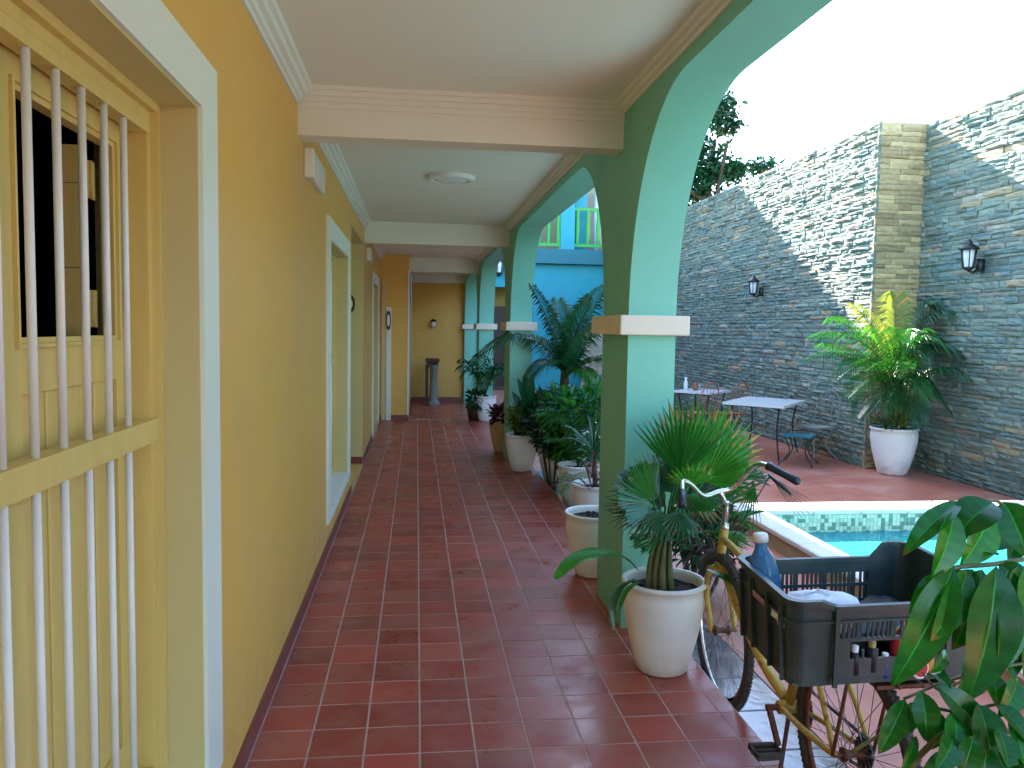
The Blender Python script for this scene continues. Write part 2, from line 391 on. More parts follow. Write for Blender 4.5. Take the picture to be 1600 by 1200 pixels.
# ------------------------------------------------------------------ yellow wall with barred windows
wall = thing('corridor_wall', (XW, 6, 0), 'long ochre yellow plastered wall with barred windows on the left of the corridor', 'wall')
TH = .26
OPEN = [(-3.4, -1.96, .27, 2.11), (.83, 2.27, .27, 2.11), (5.54, 6.98, .27, 2.11), (7.35, 9.0, 0, 2.44), (11.0, 12.45, .02, 2.12)]
b = MB(); cur = -6
for y0, y1, z0, z1 in OPEN:
    b.box(XW - TH, XW, cur, y0, -.1, 2.9); b.box(XW - TH, XW, y0, y1, z1, 2.9)
    if z0 > .05: b.box(XW - TH, XW, y0, y1, -.1, z0 - .004)
    else: b.box(XW - TH, XW, y0, y1, -.1, -.002)
    cur = y1
b.box(XW - TH, XW, cur, 13.2, -.1, 2.9)
b.build('plaster', 'ochre', wall)
# rooms behind, walls coloured near-black for the shade inside
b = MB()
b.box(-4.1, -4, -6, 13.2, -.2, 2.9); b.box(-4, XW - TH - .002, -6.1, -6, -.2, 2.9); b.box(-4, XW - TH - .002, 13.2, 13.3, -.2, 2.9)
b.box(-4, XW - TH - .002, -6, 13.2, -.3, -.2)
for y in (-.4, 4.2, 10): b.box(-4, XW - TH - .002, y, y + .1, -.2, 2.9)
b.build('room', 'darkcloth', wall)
# skirting
b = MB(); cur = -6
for y0, y1, z0, z1 in OPEN:
    if z0 < .1: b.box(XW, XW + .012, cur, y0, -.01, .075); cur = y1
b.box(XW, XW + .012, cur, 13.2, -.01, .075); b.box(XW - .2, XW - .001, 8.988, 8.999, -.01, .075)
b.build('skirting', 'skirt', wall)

def window(y0, y1, z0, z1, sill=True, nbars=11, surround=.165):
    F = -.70
    s = MB(); X1 = XW + .016; sw = surround
    s.box(XW - .01, X1, y1, y1 + sw, z0 - .07 if sill else z0, z1 + .14); s.box(XW - .01, X1, y0 - sw, y0, z0 - .07 if sill else z0, z1 + .14)
    s.box(XW - .01, X1, y0, y1, z1, z1 + .14)
    if sill: s.box(XW - .11, X1 + .001, y0, y1, z0 - .07, z0)
    wn = s.build('window', 'whitetrim', wall)
    r = MB()      # reveals lining the opening
    r.box(F - .15, XW + .004, y1 - .006, y1 + .0005, z0, z1 - .006); r.box(F - .15, XW + .004, y0 - .0005, y0 + .006, z0, z1 - .006)
    r.box(F - .15, XW + .004, y0 + .006, y1 - .006, z1 - .006, z1 + .0005)
    r.build('reveal', 'reveal', wn)
    f = MB(); a, e = y0 + .007, y1 - .007; zt = z1 - .007; fw = .05
    for k, (w_, xx) in enumerate(((fw, F), (fw * .45, F + .02))):
        f.box(F - .12, xx, e - w_, e, z0, zt); f.box(F - .12, xx, a, a + w_, z0, zt)
        f.box(F - .12 + .001, xx, a + w_, e - w_, zt - w_, zt)
    f.box(F - .12, F, a + fw, e - fw, z0, z0 + .05)
    f.build('window_frame', 'wood', wn)
    f2 = MB(); f2.box(F - .03, F + .012, a + fw * .45, e - fw * .46, 1.215, 1.275); f2.build('rail', 'wood', wn)
    f3 = MB(); f3.box(F - .035, F + .006, a + fw, e - fw, 2.02, 2.048); f3.build('rail', 'wood', wn)
    # bars: spacing kept from the right jamb
    bm = MB(); yb = e - fw - .034 - .1215
    me_u = None; k = 0
    while yb > a + fw + .02:
        bx = F - .004
        for za, zb in ((z0 + .045, 1.22), (1.27, 2.045)):
            t = MB().tube([(bx, yb, za), (bx, yb, zb)], .0085, 10)
            t.build('bar', 'barwhite', wn)
        yb -= .1215; k += 1
    # shutters: two leaves behind the bars
    mid = (a + e) / 2; SX = F - .055
    for s0, s1, hole in ((a + fw, mid - .002, False), (mid + .002, e - fw, True)):
        h = MB(); zb_, zt_ = z0 + .052, zt - fw - .002; st_ = .085
        hz0, hz1 = 1.497, 1.965
        h.box(SX - .03, SX, s0, s0 + st_, zb_, zt_); h.box(SX - .03, SX, s1 - st_, s1, zb_, zt_)
        h.box(SX - .03, SX, s0 + st_, s1 - st_, hz1, zt_); h.box(SX - .03, SX, s0 + st_, s1 - st_, hz0 - .11, hz0)
        h.box(SX - .03, SX, s0 + st_, s1 - st_, zb_, zb_ + .1)
        # mouldings round the opening
        for (p0, p1, q0, q1) in ((s0 + st_ - .012, s1 - st_ + .012, hz0 - .012, hz1 + .012),):
            for u in (0, 1):
                h.box(SX, SX + .008, p0 - .008, p0, q0, q1) if u == 0 else h.box(SX, SX + .008, p1, p1 + .008, q0, q1)
            h.box(SX, SX + .008, p0 - .008, p1 + .008, q0 - .008, q0); h.box(SX, SX + .008, p0 - .008, p1 + .008, q1, q1 + .008)
        sh = h.build('shutter', 'wood', wn)
        # recessed panels made of upright boards
        def boards(za, zb2, n):
            ww = (s1 - s0 - 2 * st_) / n
            for i in range(n):
                q = MB().bevbox(SX - .026, SX - .012 + .004 * (i % 2), s0 + st_ + i * ww + .001, s0 + st_ + (i + 1) * ww - .001, za, zb2, .003)
                q.build('panel_board', 'wood', wn)
        boards(zb_ + .1, hz0 - .11, 4)
        if not hole: boards(hz0, hz1, 4)
        else:
            # little inner shutter folded into the room, on two hinges
            q = MB(); yq = s1 - st_ - .02
            for z_a, z_b in ((hz0 - .02, hz0 + .16), (hz0 + .162, hz0 + .36), (hz0 + .362, hz0 + .45)):
                q.box(SX - .085, SX - .036, yq - .075, yq - .05, z_a, z_b)
            q.build('small_shutter', 'wood', wn)
            for zz in (hz0 + .02, hz0 + .33):
                q = MB().box(SX - .036, SX - .031, yq - .055, yq - .01, zz, zz + .09); q.tube([(SX - .03, yq - .04, zz), (SX - .03, yq - .04, zz + .09)], .006, 8)
                q.build('hinge', 'rust' if False else 'straw', wn)
    return wn
for i in (0, 1, 2): window(*OPEN[i])
window(*OPEN[4], sill=False)
# plain doorway lining and door
y0, y1, z0, z1 = OPEN[3]
b = MB(); b.box(XW - TH, XW + .003, y1 - .006, y1 + .001, 0, z1 - .006); b.box(XW - TH, XW + .003, y0 - .001, y0 + .006, 0, z1 - .006); b.box(XW - TH, XW + .003, y0 + .006, y1 - .006, z1 - .006, z1 + .001)
dw = b.build('doorway', 'reveal', wall)
b = MB(); b.box(XW - TH + .01, XW - TH + .05, y0 + .01, (y0 + y1) / 2 - .002, .01, z1 - .01); b.box(XW - TH + .01, XW - TH + .05, (y0 + y1) / 2 + .002, y1 - .01, .01, z1 - .01)
for q in (y0 + .1, (y0 + y1) / 2 + .08):
    for za, zb in ((.15, .9), (1.05, 2.2)): b.box(XW - TH + .05, XW - TH + .062, q, q + .62, za, zb)
b.build('door', 'wood', dw)

# small things on the wall
def plaque(x, y, z, rx, rz, label):
    t = thing('oval_plaque', (x, y, z), label, 'plaque', 'oval plaques beside the doors')
    n = 24
    def disc(r1, r2, ya, yb):
        b = MB(); P = [(x + r1 * math.cos(a * 2 * math.pi / n), yy, z + r2 * math.sin(a * 2 * math.pi / n)) for yy in (ya, yb) for a in range(n)]
        return b.add(P, [tuple(range(n)), tuple(range(2 * n - 1, n - 1, -1))] + [(i, i + n, (i + 1) % n + n, (i + 1) % n) for i in range(n)])
    disc(rx, rz, y, y + .012).build('plate', 'black', t); disc(rx * .62, rz * .62, y - .004, y).build('face', 'white', t)
plaque(-.742, 8.966, 1.772, .068, .11, 'black oval plaque with white face in the near doorway, beside the second window')
plaque(-.455, 13.155, 1.63, .04, .16, 'small dark oval plaque on the far white door edge')
def ribbox(y, n, L, label, sc=1.):
    t = thing('vent_box', (XW, y, 2.3), label, 'box', 'ribbed white boxes under the beams')
    MB().bevbox(XW + .001, XW + .05, y, y + .05, 2.30, 2.452, .004).build('cover', 'trim', t)
    b = MB(); b.box(XW + .001, XW + .03, y + .05, y + L, 2.31, 2.445)
    for i in range(n):
        q = y + .06 + (L - .07) * i / n; b.box(XW + .03, XW + .045, q, q + (L - .07) / n * .55, 2.305, 2.45)
    b.build('ribs', 'whitetrim', t)
ribbox(4.33, 9, .62, 'white ribbed box high on the yellow wall just behind the first ceiling beam')
ribbox(9.6, 7, .5, 'small white box high on the yellow wall behind the second ceiling beam')

# stepped-out wall and end wall
sw = thing('stepped_wall', (-.35, 13.2, 0), 'ochre wall jutting into the far end of the corridor with red skirting', 'wall')
b = MB(); b.box(-.85, -.13, 13.2, 18.3, -.3, 2.9); b.build('plaster', 'ochre', sw)
MB().box(-.59, -.129, 13.185, 13.2, -.01, .085).build('skirting', 'skirt', sw)
MB().box(-.13, -.118, 13.19, 18.0, -.155, -.06).build('skirting', 'skirt', sw)
MB().box(-.565, -.50, 13.17, 13.2, 0, 2.3).build('door_jamb', 'cream', sw)
MB().box(-.49, -.41, 13.175, 13.2, 0, 1.85).build('door_edge', 'whitetrim', sw)
MB().box(-.145, -.118, 13.188, 13.215, .09, 2.45).build('corner_bead', 'trim', sw)
ew = thing('end_wall', (.5, 18.2, 0), 'dim ochre wall closing the far end of the corridor', 'wall')
MB().box(-.12, XO, 18.0, 18.3, -.3, 2.9).build('plaster', 'ochre', ew)
MB().box(-.118, XO - .3, 17.985, 18.0, -.155, -.03).build('skirting', 'skirt', ew)
MB().box(-.118, XA, 17.93, 17.999, 2.52, ZC + .003).build('cornice', 'whitetrim', ew)
# end lamp
def bulkhead():
    c = at(677, 506, 17.96)
    t = thing('wall_lamp', c, 'small dark wall lamp with pale glass on the ochre wall at the corridor end', 'lamp')
    b = MB(); b.tube([(c.x, 17.995, c.z + .03), (c.x, 17.93, c.z + .05), (c.x, 17.88, c.z + .02)], .015); b.box(c.x - .05, c.x + .05, 17.97, 17.999, c.z - .08, c.z + .09); b.lathe([(.0, .12), (.07, .06), (.075, .05), (0, .05)], c.x, 17.89, c.z, 12)
    b.build('bracket', 'black', t)
    MB().lathe([(.0, .05), (.045, .045), (.05, 0), (.035, -.07), (0, -.08)], c.x, 17.89, c.z, 12).build('glass', 'lampglass', t)
bulkhead()
# pedestal
px_, py_ = .345, 17.35
t = thing('pedestal', (px_, py_, -.15), 'grey column pedestal with a brown top against the far end wall', 'pedestal')
MB().lathe([(.14, 0), (.14, .06), (.11, .08), (.095, .12), (.085, .4), (.08, .78), (.10, .80), (.115, .84), (.10, .87), (.0, .87)], px_ + .03, py_, -.15, 20).build('shaft', 'greystone', t)
b = MB(); b.bevbox(px_ - .15, px_ + .15, py_ - .15, py_ + .15, .78, .86, .01); b.bevbox(px_ - .12, px_ + .12, py_ - .12, py_ + .12, .73, .78, .01); b.build('top_board', 'brown', t)
MB().box(px_ - .15, px_ - .085, py_ - .05, py_ + .05, -.15, .73).build('post', 'brown', t)
# ceiling lights
def clight(x, y, label):
    t = thing('ceiling_light', (x, y, ZC), label, 'light', 'round lights along the corridor ceiling')
    MB().lathe([(.186, -.001), (.188, -.022), (.17, -.034), (.14, -.034), (.138, -.028)], x, y, ZC, 36).build('ring', 'white', t)
    MB().lathe([(.139, -.026), (.10, -.040), (.05, -.046), (0, -.047)], x, y, ZC, 36).build('diffuser', 'lampglass', t)
clight(.257, 6.317, 'round flush ceiling light between the first and second ceiling beams')
clight(.25, 11.43, 'round flush ceiling light between the second and third ceiling beams')
clight(.25, 16.3, 'round flush ceiling light beyond the third ceiling beam')
# ------------------------------------------------------------------ arcade
arc = thing('arcade', (1.18, 9, 0), 'mint green arcade of pillars and flattened arches along the open side of the corridor', 'arcade')
PL = .555
PY = [-6.1, -1.17, 3.93, 9.03, 13.59, 17.75]
def archz(y, a, b):
    rx, rz, zt = .78, .97, 2.585
    u = min(y - a, b - y)
    if u >= rx: return zt
    return zt - rz + rz * math.sqrt(max(0, 1 - ((rx - u) / rx) ** 2))
for k, y in enumerate(PY):
    b = MB().box(XA, XO, y, y + PL, 0 if y < 13.3 else -.16, 1.6)
    p = b.build('pillar', 'mint', arc)
    MB().bevbox(XA - .055, XO + .055, y - .055, y + PL + .055, 1.508, 1.607, .005).build('capital', 'capital', p)
for k in range(len(PY)):
    a, e = (PY[k] + PL, PY[k + 1]) if k < len(PY) - 1 else (PY[k] + PL, PY[k] + PL + .01)
    c0 = PY[k]
    ys = [c0, a]
    n = 20
    if k < len(PY) - 1:
        ys = [a + .78 * (1 - math.cos(math.pi / 2 * i / n)) for i in range(n + 1)] + [e - .78 * (1 - math.cos(math.pi / 2 * (n - i) / n)) for i in range(n + 1)]
    zt = 3.15
    b = MB()
    if k < len(PY) - 1:
        P = []
        for y in ys:
            z = archz(y, a, e)
            P += [(XA, y, z), (XO, y, z), (XA, y, zt), (XO, y, zt)]
        F1 = []; F2 = []
        for i in range(len(ys) - 1):
            o = i * 4; q = o + 4
            F2.append((o, q, q + 1, o + 1)); F1 += [(o, o + 2, q + 2, q), (o + 1, q + 1, q + 3, o + 3), (o + 2, o + 3, q + 3, q + 2)]
        b.add(P, F1); b.add(P, F2, smooth=True)
    b.box(XA, XO, c0, c0 + PL, 1.606, zt)
    b.build('arch', 'mint', arc)

# ------------------------------------------------------------------ stone walls
def stone_mesh(depth):
    b = MB(); n, m2 = 4, 3; P = []; ww = random.uniform(-.5, .5)
    for j in range(m2 + 1):
        for i in range(n + 1):
            e = (i in (0, n)) or (j in (0, m2))
            x = -depth * (random.uniform(.42, .62) if e else random.uniform(.6, 1.0)) - depth * .25 * ww * (i / n - .5)
            P.append((x, i / n + (0 if i in (0, n) else random.uniform(-.05, .05)), j / m2 + (0 if j in (0, m2) else random.uniform(-.1, .1))))
    F = [(j * (n + 1) + i, (j + 1) * (n + 1) + i, (j + 1) * (n + 1) + i + 1, j * (n + 1) + i + 1) for j in range(m2) for i in range(n)]
    o = len(P); P += [(0, 0, 0), (0, 1, 0), (0, 1, 1), (0, 0, 1)]
    F += [tuple([o, 0] + []) + (n, o + 1)] if False else []
    F.append(tuple([o] + list(range(0, n + 1)) + [o + 1])[:]); F.append(tuple([o + 2] + [m2 * (n + 1) + i for i in range(n, -1, -1)] + [o + 3]))
    F.append(tuple([o + 3] + [j * (n + 1) for j in range(m2, -1, -1)] + [o])); F.append(tuple([o + 1] + [j * (n + 1) + n for j in range(m2 + 1)] + [o + 2]))
    g_ = random.gauss(1, .13); r_ = random.random()
    if r_ < .12: c = (1.75, 1.2, .85)
    elif r_ < .34: c = (.8, .98, 1.02)
    elif r_ < .40: c = (1.35, 1.05, .95)
    else: c = (1, 1.02, .95)
    g_ = min(max(g_, .62), 1.5)
    b.add(P, F, tuple(q * g_ for q in c)); return b
SV = [stone_mesh(1) for _ in range(36)]
SVt = []                                   # tan toned, for the pier return
for q in SV[:14]:
    n_ = MB(); n_.v = [( -0 + y, x, z) for x, y, z in q.v]; n_.f = [tuple(reversed(f)) for f in q.f]; n_.sm = q.sm[:]
    g_ = random.uniform(.6, 1.6); n_.c = [(2.1 * g_, 1.32 * g_, .80 * g_)] * len(q.f); SVt.append(n_)
SM = [q.mesh('stone', 'stone') for q in SV]; SMt = [q.mesh('stone', 'stone') for q in SVt]
def courses():
    z = DZ; out = []
    while z < 4.03:
        h_ = random.choice((.042, .05, .058, .066, .075)); 
        if z + h_ > 4.0: h_ = 4.05 - z
        out.append((z, h_)); z += h_
    return out
def clad(th, X, ya, yb, near, keep, dep=.052):
    """stones on a face X, running from ya to yb; those nearest `near` become objects"""
    L_ = []; panel = 0
    for z, h_ in courses():
        y = ya - random.uniform(0, .25); panel += 1
        while y < yb:
            w_ = random.choice((.12, .18, .24, .32, .4)) * random.uniform(.85, 1.15)
            y1 = min(y + w_, yb); y0 = max(y, ya)
            if y1 - y0 > .02: L_.append((y0, y1, z, h_))
            y += w_
    L_.sort(key=lambda s: near(s)); rest = MB()
    for i, (y0, y1, z, h_) in enumerate(L_):
        k = random.randrange(36); dd = dep * random.uniform(.45, 1.25)
        if i < keep: inst('stone', SM[k], th, (X, y0 + .001, z + .0015), 0, (dd, y1 - y0 - .002, h_ - .003))
        else:
            q = SV[k]; o = len(rest.v); gap = .001
            rest.v += [(X + a * dd, y0 + gap + b_ * (y1 - y0 - 2 * gap), z + .0015 + c * (h_ - .003)) for a, b_, c in q.v]
            rest.f += [tuple(v + o for v in f) for f in q.f]; rest.c += q.c; rest.sm += q.sm
    rest.build('stone_field', 'stone', th, kind='stuff')
XAw, XBw, YR = 5.45, 6.05, 9.1
wb = thing('stone_wall', (XBw, 7, DZ), 'tall split stone wall, nearer set-back section on the right edge of the courtyard', 'wall')
MB().box(XBw, XBw + .25, -6, YR, -.3, 4.04).build('backing', 'mortar', wb)
clad(wb, XBw, -5, YR - .002, lambda s: (0 if s[1] > 7.35 else 100) + abs(s[2] - 1.9) * .4 + abs(s[0] - 7.4), 300)
wa = thing('stone_wall', (XAw, 14, DZ), 'tall split stone wall, far section standing forward and ending in a tan stone pier', 'wall')
MB().box(XAw + .002, XBw + .25, YR + .002, 27, -.3, 4.04).build('backing', 'mortar', wa)
clad(wa, XAw, YR - .03, 26.8, lambda s: s[0] + abs(s[2] - 2) * .2, 190)
for z, h_ in courses():                    # return face of the pier
    x = XAw - .03; n2 = 0
    while x < XBw - .02:
        w_ = random.choice((.16, .24, .3, .4)); x1 = min(x + w_, XBw - .01)
        if XBw - x1 < .08: x1 = XBw - .01
        k = random.randrange(14)
        o_ = inst('stone', SMt[k], wa, (x, YR, z + .0015), 0, (x1 - x - .002, random.uniform(.015, .05), h_ - .003)); x = x1

# lanterns on the stone wall and the blue house
def lantern(c, nrm, s, label):
    t = thing('wall_lantern', c, label, 'lantern', 'black lanterns on the courtyard walls')
    c = Vector(c); n_ = Vector(nrm).normalized(); side = n_.cross(Vector((0, 0, 1)))
    L = c + n_ * .11 * s
    b = MB()
    b.tube([c + Vector((0, 0, -.11 * s)), c + Vector((0, 0, .0))], .036 * s, 12); b.tube([c + n_ * .01 + Vector((0, 0, -.08 * s)), c + n_ * .06 * s + Vector((0, 0, -.12 * s)), L + Vector((0, 0, -.10 * s))], .012 * s)
    b.lathe([(0, .17 * s), (.012 * s, .16 * s), (.03 * s, .125 * s), (.088 * s, .085 * s), (.09 * s, .075 * s), (0, .075 * s)], L.x, L.y, L.z, 6)
    b.lathe([(0, -.10 * s), (.03 * s, -.10 * s), (.05 * s, -.075 * s), (.0, -.07 * s)], L.x, L.y, L.z, 6)
    for k in range(6):
        a = k * math.pi / 3; p = Vector((math.cos(a), math.sin(a), 0))
        b.tube([L + p * .046 * s + Vector((0, 0, -.08 * s)), L + p * .066 * s + Vector((0, 0, .08 * s))], .005 * s, 5)
    b.build('lantern_body', 'black', t)
    MB().lathe([(.028 * s, -.075 * s), (.04 * s, 0), (.045 * s, .072 * s), (0, .072 * s)], L.x, L.y, L.z, 12).build('glass', 'lampglass', t)
lantern((6.0, 8.0, 2.36), (-1, -.0, 0), 1.25, 'black carriage lantern on the near stone wall at the right edge')
lantern((5.40, 12.15, 2.24), (-1, 0, 0), 1.2, 'black carriage lantern on the far shaded stone wall above the tables')
lantern(at(779, 418, 20.9), (0, -1, 0), 1.9, 'dark hanging lantern under the balcony of the blue house')

# ------------------------------------------------------------------ blue house at the back
hs = thing('blue_house', (1.5, 24, -.1), 'cyan two storey house with green balcony railing behind the courtyard', 'house')
b = MB()
b.box(-7, 1.75, 21.0, 21.3, -.2, 3.24); b.box(3.05, 5.44, 21.0, 21.3, -.2, 3.24); b.box(1.75, 3.05, 21.0, 21.3, 2.62, 3.24)
b.box(4.2, 4.5, 21.3, 29, -.2, 8.6); b.box(-7, 4.2, 28.7, 29, -.2, 8.6); b.box(-7, 4.5, 22.6, 22.8, 5.3, 8.6)
b.build('wall', 'blue', hs)
MB().box(-7, 4.6, 20.9, 28.9, 8.6, 8.72).build('roof', 'bluedark', hs)
MB().box(-7.1, 5.1, 20.75, 22.6, 3.245, 3.62).build('balcony_slab', 'bluedark', hs)
MB().box(-7, 4.19, 22.58, 22.6, 3.62, 8.6).build('upper_wall', 'peach', hs); MB().box(4.51, 5.44, 22.58, 22.8, 3.62, 6.5).build('upper_wall', 'peach', hs)
MB().box(1.75, 3.05, 22.5, 22.6, -.1, 3.0).build('porch_wall', 'ochre', hs)
MB().box(1.5, 3.2, 21.3, 22.5, 2.9, 3.0).build('porch_ceiling', 'blue', hs)
for x in (1.86, 2.56):
    dr = MB().bevbox(x, x + .62, 22.42, 22.495, -.1, 2.15, .01).build('door', 'brown', hs)
MB().bevbox(2.62, 2.9, 20.93, 20.998, -.1, 2.2, .02).build('shutter', 'brown', hs)
for x0 in (3.715, .2, -3.2): MB().box(x0, x0 + .37, 20.8, 21.1, 3.62, 8.6).build('balcony_column', 'blue', hs)
for x in (2.75, 5.0):
    MB().tube([(x, 22.3, 3.62), (x, 22.3, 5.4)], .09, 12).build('drainpipe', 'white', hs)
for x0, x1 in ((.6, 3.70), (4.09, 5.05)):
    for z in (3.74, 4.68):
        MB().box(x0, x1, 20.86, 20.93, z - .04, z + .04).build('rail', 'green', hs)
    n = round((x1 - x0) / .235)
    for i in range(n):
        x = x0 + .08 + (x1 - x0 - .12) * i / max(n - 1, 1)
        MB().lathe([(.045, 0), (.055, .1), (.045, .2), (.06, .45), (.045, .7), (.055, .8), (.045, .9)], x, 20.895, 3.76, 8).build('baluster', 'green', hs)
    MB().box(x1 - .03, x1 + .03, 20.85, 20.94, 3.62, 4.8).build('rail_post', 'green', hs)
# far house behind, closes gap towards stone wall: pale block wall
pw = thing('block_wall', (4.7, 19.1, -.1), 'low pale block wall in front of the blue house beside the stone wall', 'wall')
b = MB()
for j in range(13):
    for i in range(5):
        x = 4.0 + i * .36 + (.18 if j % 2 else 0) - .18
        xa, xb = max(x, 4.0), min(x + .355, 5.44)
        if xb - xa > .02: MB().bevbox(xa, xb, 19.0, 19.2, -.1 + j * .125, -.1 + j * .125 + .12, .006).build('block', 'tan', pw)
MB().box(4.005, 5.44, 19.02, 19.18, -.3, 1.52).build('mortar', 'mortar', pw)

# ------------------------------------------------------------------ pool
pool = thing('swimming_pool', (4.2, 4, DZ), 'raised turquoise swimming pool with pale mosaic edge and white coping', 'pool')
b = MB()
b.box(OX0, PX0 - .02, 1.3, OY1, DZ - .06, .012); b.box(PX0 - .02, 5.64, PY1 + .02, OY1, DZ - .06, .012); b.box(PX1 + .02, 5.64, 1.3, PY1 + .02, DZ - .06, .012); b.box(PX0 - .02, PX1 + .02, 1.3, PY0 - .02, DZ - .06, .012)
b.build('pool_wall', 'copingside', pool)
def cop(x0, x1, y0, y1): MB().bevbox(x0, x1, y0, y1, .013, .055, .008).build('coping_slab', 'coping', pool)
n = 12
for i in range(n):
    y = 1.3 + (OY1 - 1.3) * i / n; cop(OX0 - .015, PX0 + .01, y + .002, y + (OY1 - 1.3) / n - .002); cop(PX1 - .01, 5.655, y + .002, y + (OY1 - 1.3) / n - .002)
for i in range(6):
    x = PX0 + .012 + (PX1 - PX0 - .024) * i / 6; x1 = x + (PX1 - PX0 - .024) / 6
    cop(x + .002, x1 - .002, PY1 - .02, OY1 + .012); cop(x + .002, x1 - .002, 1.29, PY0 + .01)
b = MB()
b.box(PX0 - .02, PX1 + .02, PY0 - .02, PY1 + .02, -1.35, -1.25); b.box(PX0 - .02, PX0 - .004, PY0, PY1, -1.25, .01); b.box(PX1 + .004, PX1 + .02, PY0, PY1, -1.25, .01)
b.box(PX0 - .02, PX1 + .02, PY1 + .004, PY1 + .02, -1.25, .01); b.box(PX0 - .02, PX1 + .02, PY0 - .02, PY0 - .004, -1.25, .01)
b.build('basin', 'poolin', pool)
b = MB(); s_ = .034
def mt():
    r_ = random.random()
    return (.28, .42, .38) if r_ < .15 else ((.75, .85, .7) if r_ < .4 else ((.35, .5, .42) if r_ < .48 else ((1.1, 1.1, .95) if r_ < .7 else (.92, 1.0, .9))))
for k in range(7):
    z = -.225 + k * s_
    x = PX0
    while x < PX1 - .01:
        b.box(x + .001, min(x + s_ - .002, PX1), PY1 - .002, PY1 + .003, z, z + s_ - .003, mt()); x += s_
    y = PY0
    while y < PY1 - .01:
        b.box(PX0 - .003, PX0 + .002, y + .001, y + s_ - .002, z, z + s_ - .003, mt()); b.box(PX1 - .002, PX1 + .003, y + .001, y + s_ - .002, z, z + s_ - .003, mt()); y += s_
b.build('mosaic_tiles', 'mosaic', pool, kind='stuff')
wt = MB().add([(PX0 - .003, PY0 - .003, -.135), (PX1 + .003, PY0 - .003, -.135), (PX1 + .003, PY1 + .003, -.135), (PX0 - .003, PY1 + .003, -.135)], [(0, 1, 2, 3)])
wt.build('water', 'water', kind='structure')

# ------------------------------------------------------------------ plant kit
def blade(mb, base, tip, width, nrm, bow=.12, fold=.25, n=9, col=None, power=.8, ribcol=None, wave=0.):
    base, tip = Vector(base), Vector(tip); ax = tip - base; Ln = ax.length; a = ax.normalized()
    nrm = Vector(nrm); nrm = (nrm - a * nrm.dot(a)); nrm = nrm.normalized() if nrm.length > 1e-4 else a.orthogonal().normalized()
    sd = a.cross(nrm)
    P = []
    us = (-1, -.5, -.045, 0, .045, .5, 1)
    for i in range(n + 1):
        t = i / n
        w_ = width / 2 * (math.sin(math.pi * min(max(t, .0), 1) ** power) ** .75 if 0 < t < 1 else .02)
        c = base + ax * t + nrm * (bow * Ln * 4 * t * (1 - t))
        wv = math.sin(t * 9 + wave * 7) * wave * .06 * Ln
        for u in us: P.append(c + sd * u * w_ + nrm * (-abs(u) * 0 + fold * w_ * abs(u) + wv * abs(u) * (1 if u > 0 else -.6)))
    m_ = len(us); F = []; brown = random.random() < .35
    for i in range(n):
        for j in range(m_ - 1): F.append((i * m_ + j, i * m_ + j + 1, (i + 1) * m_ + j + 1, (i + 1) * m_ + j))
    o = len(mb.v); mb.v += [tuple(p) for p in P]
    for k, f in enumerate(F):
        j = k % (m_ - 1); rib = j in (2, 3)
        mb.f.append(tuple(q + o for q in f)); i_ = k // (m_ - 1); c_ = (ribcol or (2.2, 2.0, 2.0)) if rib else (col or (1, 1, 1)); v_ = 1 + (.10 if (i_ + (1 if k % 6 > 2 else 0)) % 2 else -.08); c_ = tuple(q * v_ for q in c_); mb.c.append((c_[0] * 7, c_[1] * .9, c_[2] * 1.2) if i_ >= n - 1 and brown else c_); mb.sm.append(True)
def simple_leaf(mb, base, d, ln, wd, nrm, col=None, fold=.3):
    d = Vector(d).normalized(); base = Vector(base); nrm = Vector(nrm); sd = d.cross(nrm)
    if sd.length < .01: sd = d.orthogonal()
    sd.normalize(); n2 = sd.cross(d)
    m1 = base + d * ln * .35; m2 = base + d * ln * .72 - n2 * ln * .04; tp = base + d * ln - n2 * ln * .14
    P = [base, m1 + sd * wd * .5 + n2 * wd * fold, m2 + sd * wd * .36 + n2 * wd * fold, tp, m2 - sd * wd * .36 + n2 * wd * fold, m1 - sd * wd * .5 + n2 * wd * fold, m1, m2]
    mb.add(P, [(0, 6, 1), (0, 5, 6), (6, 7, 2, 1), (5, 4, 7, 6), (7, 3, 2), (4, 3, 7)], col)
def frond(parent, a, b_, c, n=36, ll=.26, lw=.016, droop=.5, m='leaf', rr=.007, name='frond', start=.22, vee=.35):
    pts = bez(a, b_, c, n); mb = MB()
    mb.tube(pts, [rr * (1 - .8 * i / n) for i in range(n + 1)], 5)
    for i in range(int(n * start), n + 1):
        t = i / n; d = (pts[min(i + 1, n)] - pts[max(i - 1, 0)]).normalized()
        sd = d.cross(Vector((0, 0, 1)));
        if sd.length < .05: sd = Vector((1, 0, 0))
        sd.normalize(); up_ = sd.cross(d).normalized()
        L0 = ll * (math.sin(math.pi * (.18 + .74 * (t - start) / (1 - start))) ** .7) * random.uniform(.88, 1.1)
        for s_ in (-1, 1):
            dr = (sd * s_ * 1. + d * (.55 + .5 * t) + up_ * vee).normalized()
            p0 = pts[i]; p1 = p0 + dr * L0 * .5; p2 = p0 + dr * L0 - Vector((0, 0, 1)) * L0 * droop * random.uniform(.6, 1.3)
            wv = d * lw * .5
            g_ = random.uniform(.7, 1.3); mb.add([p0 - wv * .4, p0 + wv * .4, p1 + wv, p1 - wv, p2], [(0, 1, 2, 3), (3, 2, 4)], (g_, g_, g_) if random.random() > .05 else (5, 1.3, 2))
    return mb.build(name, m, parent)
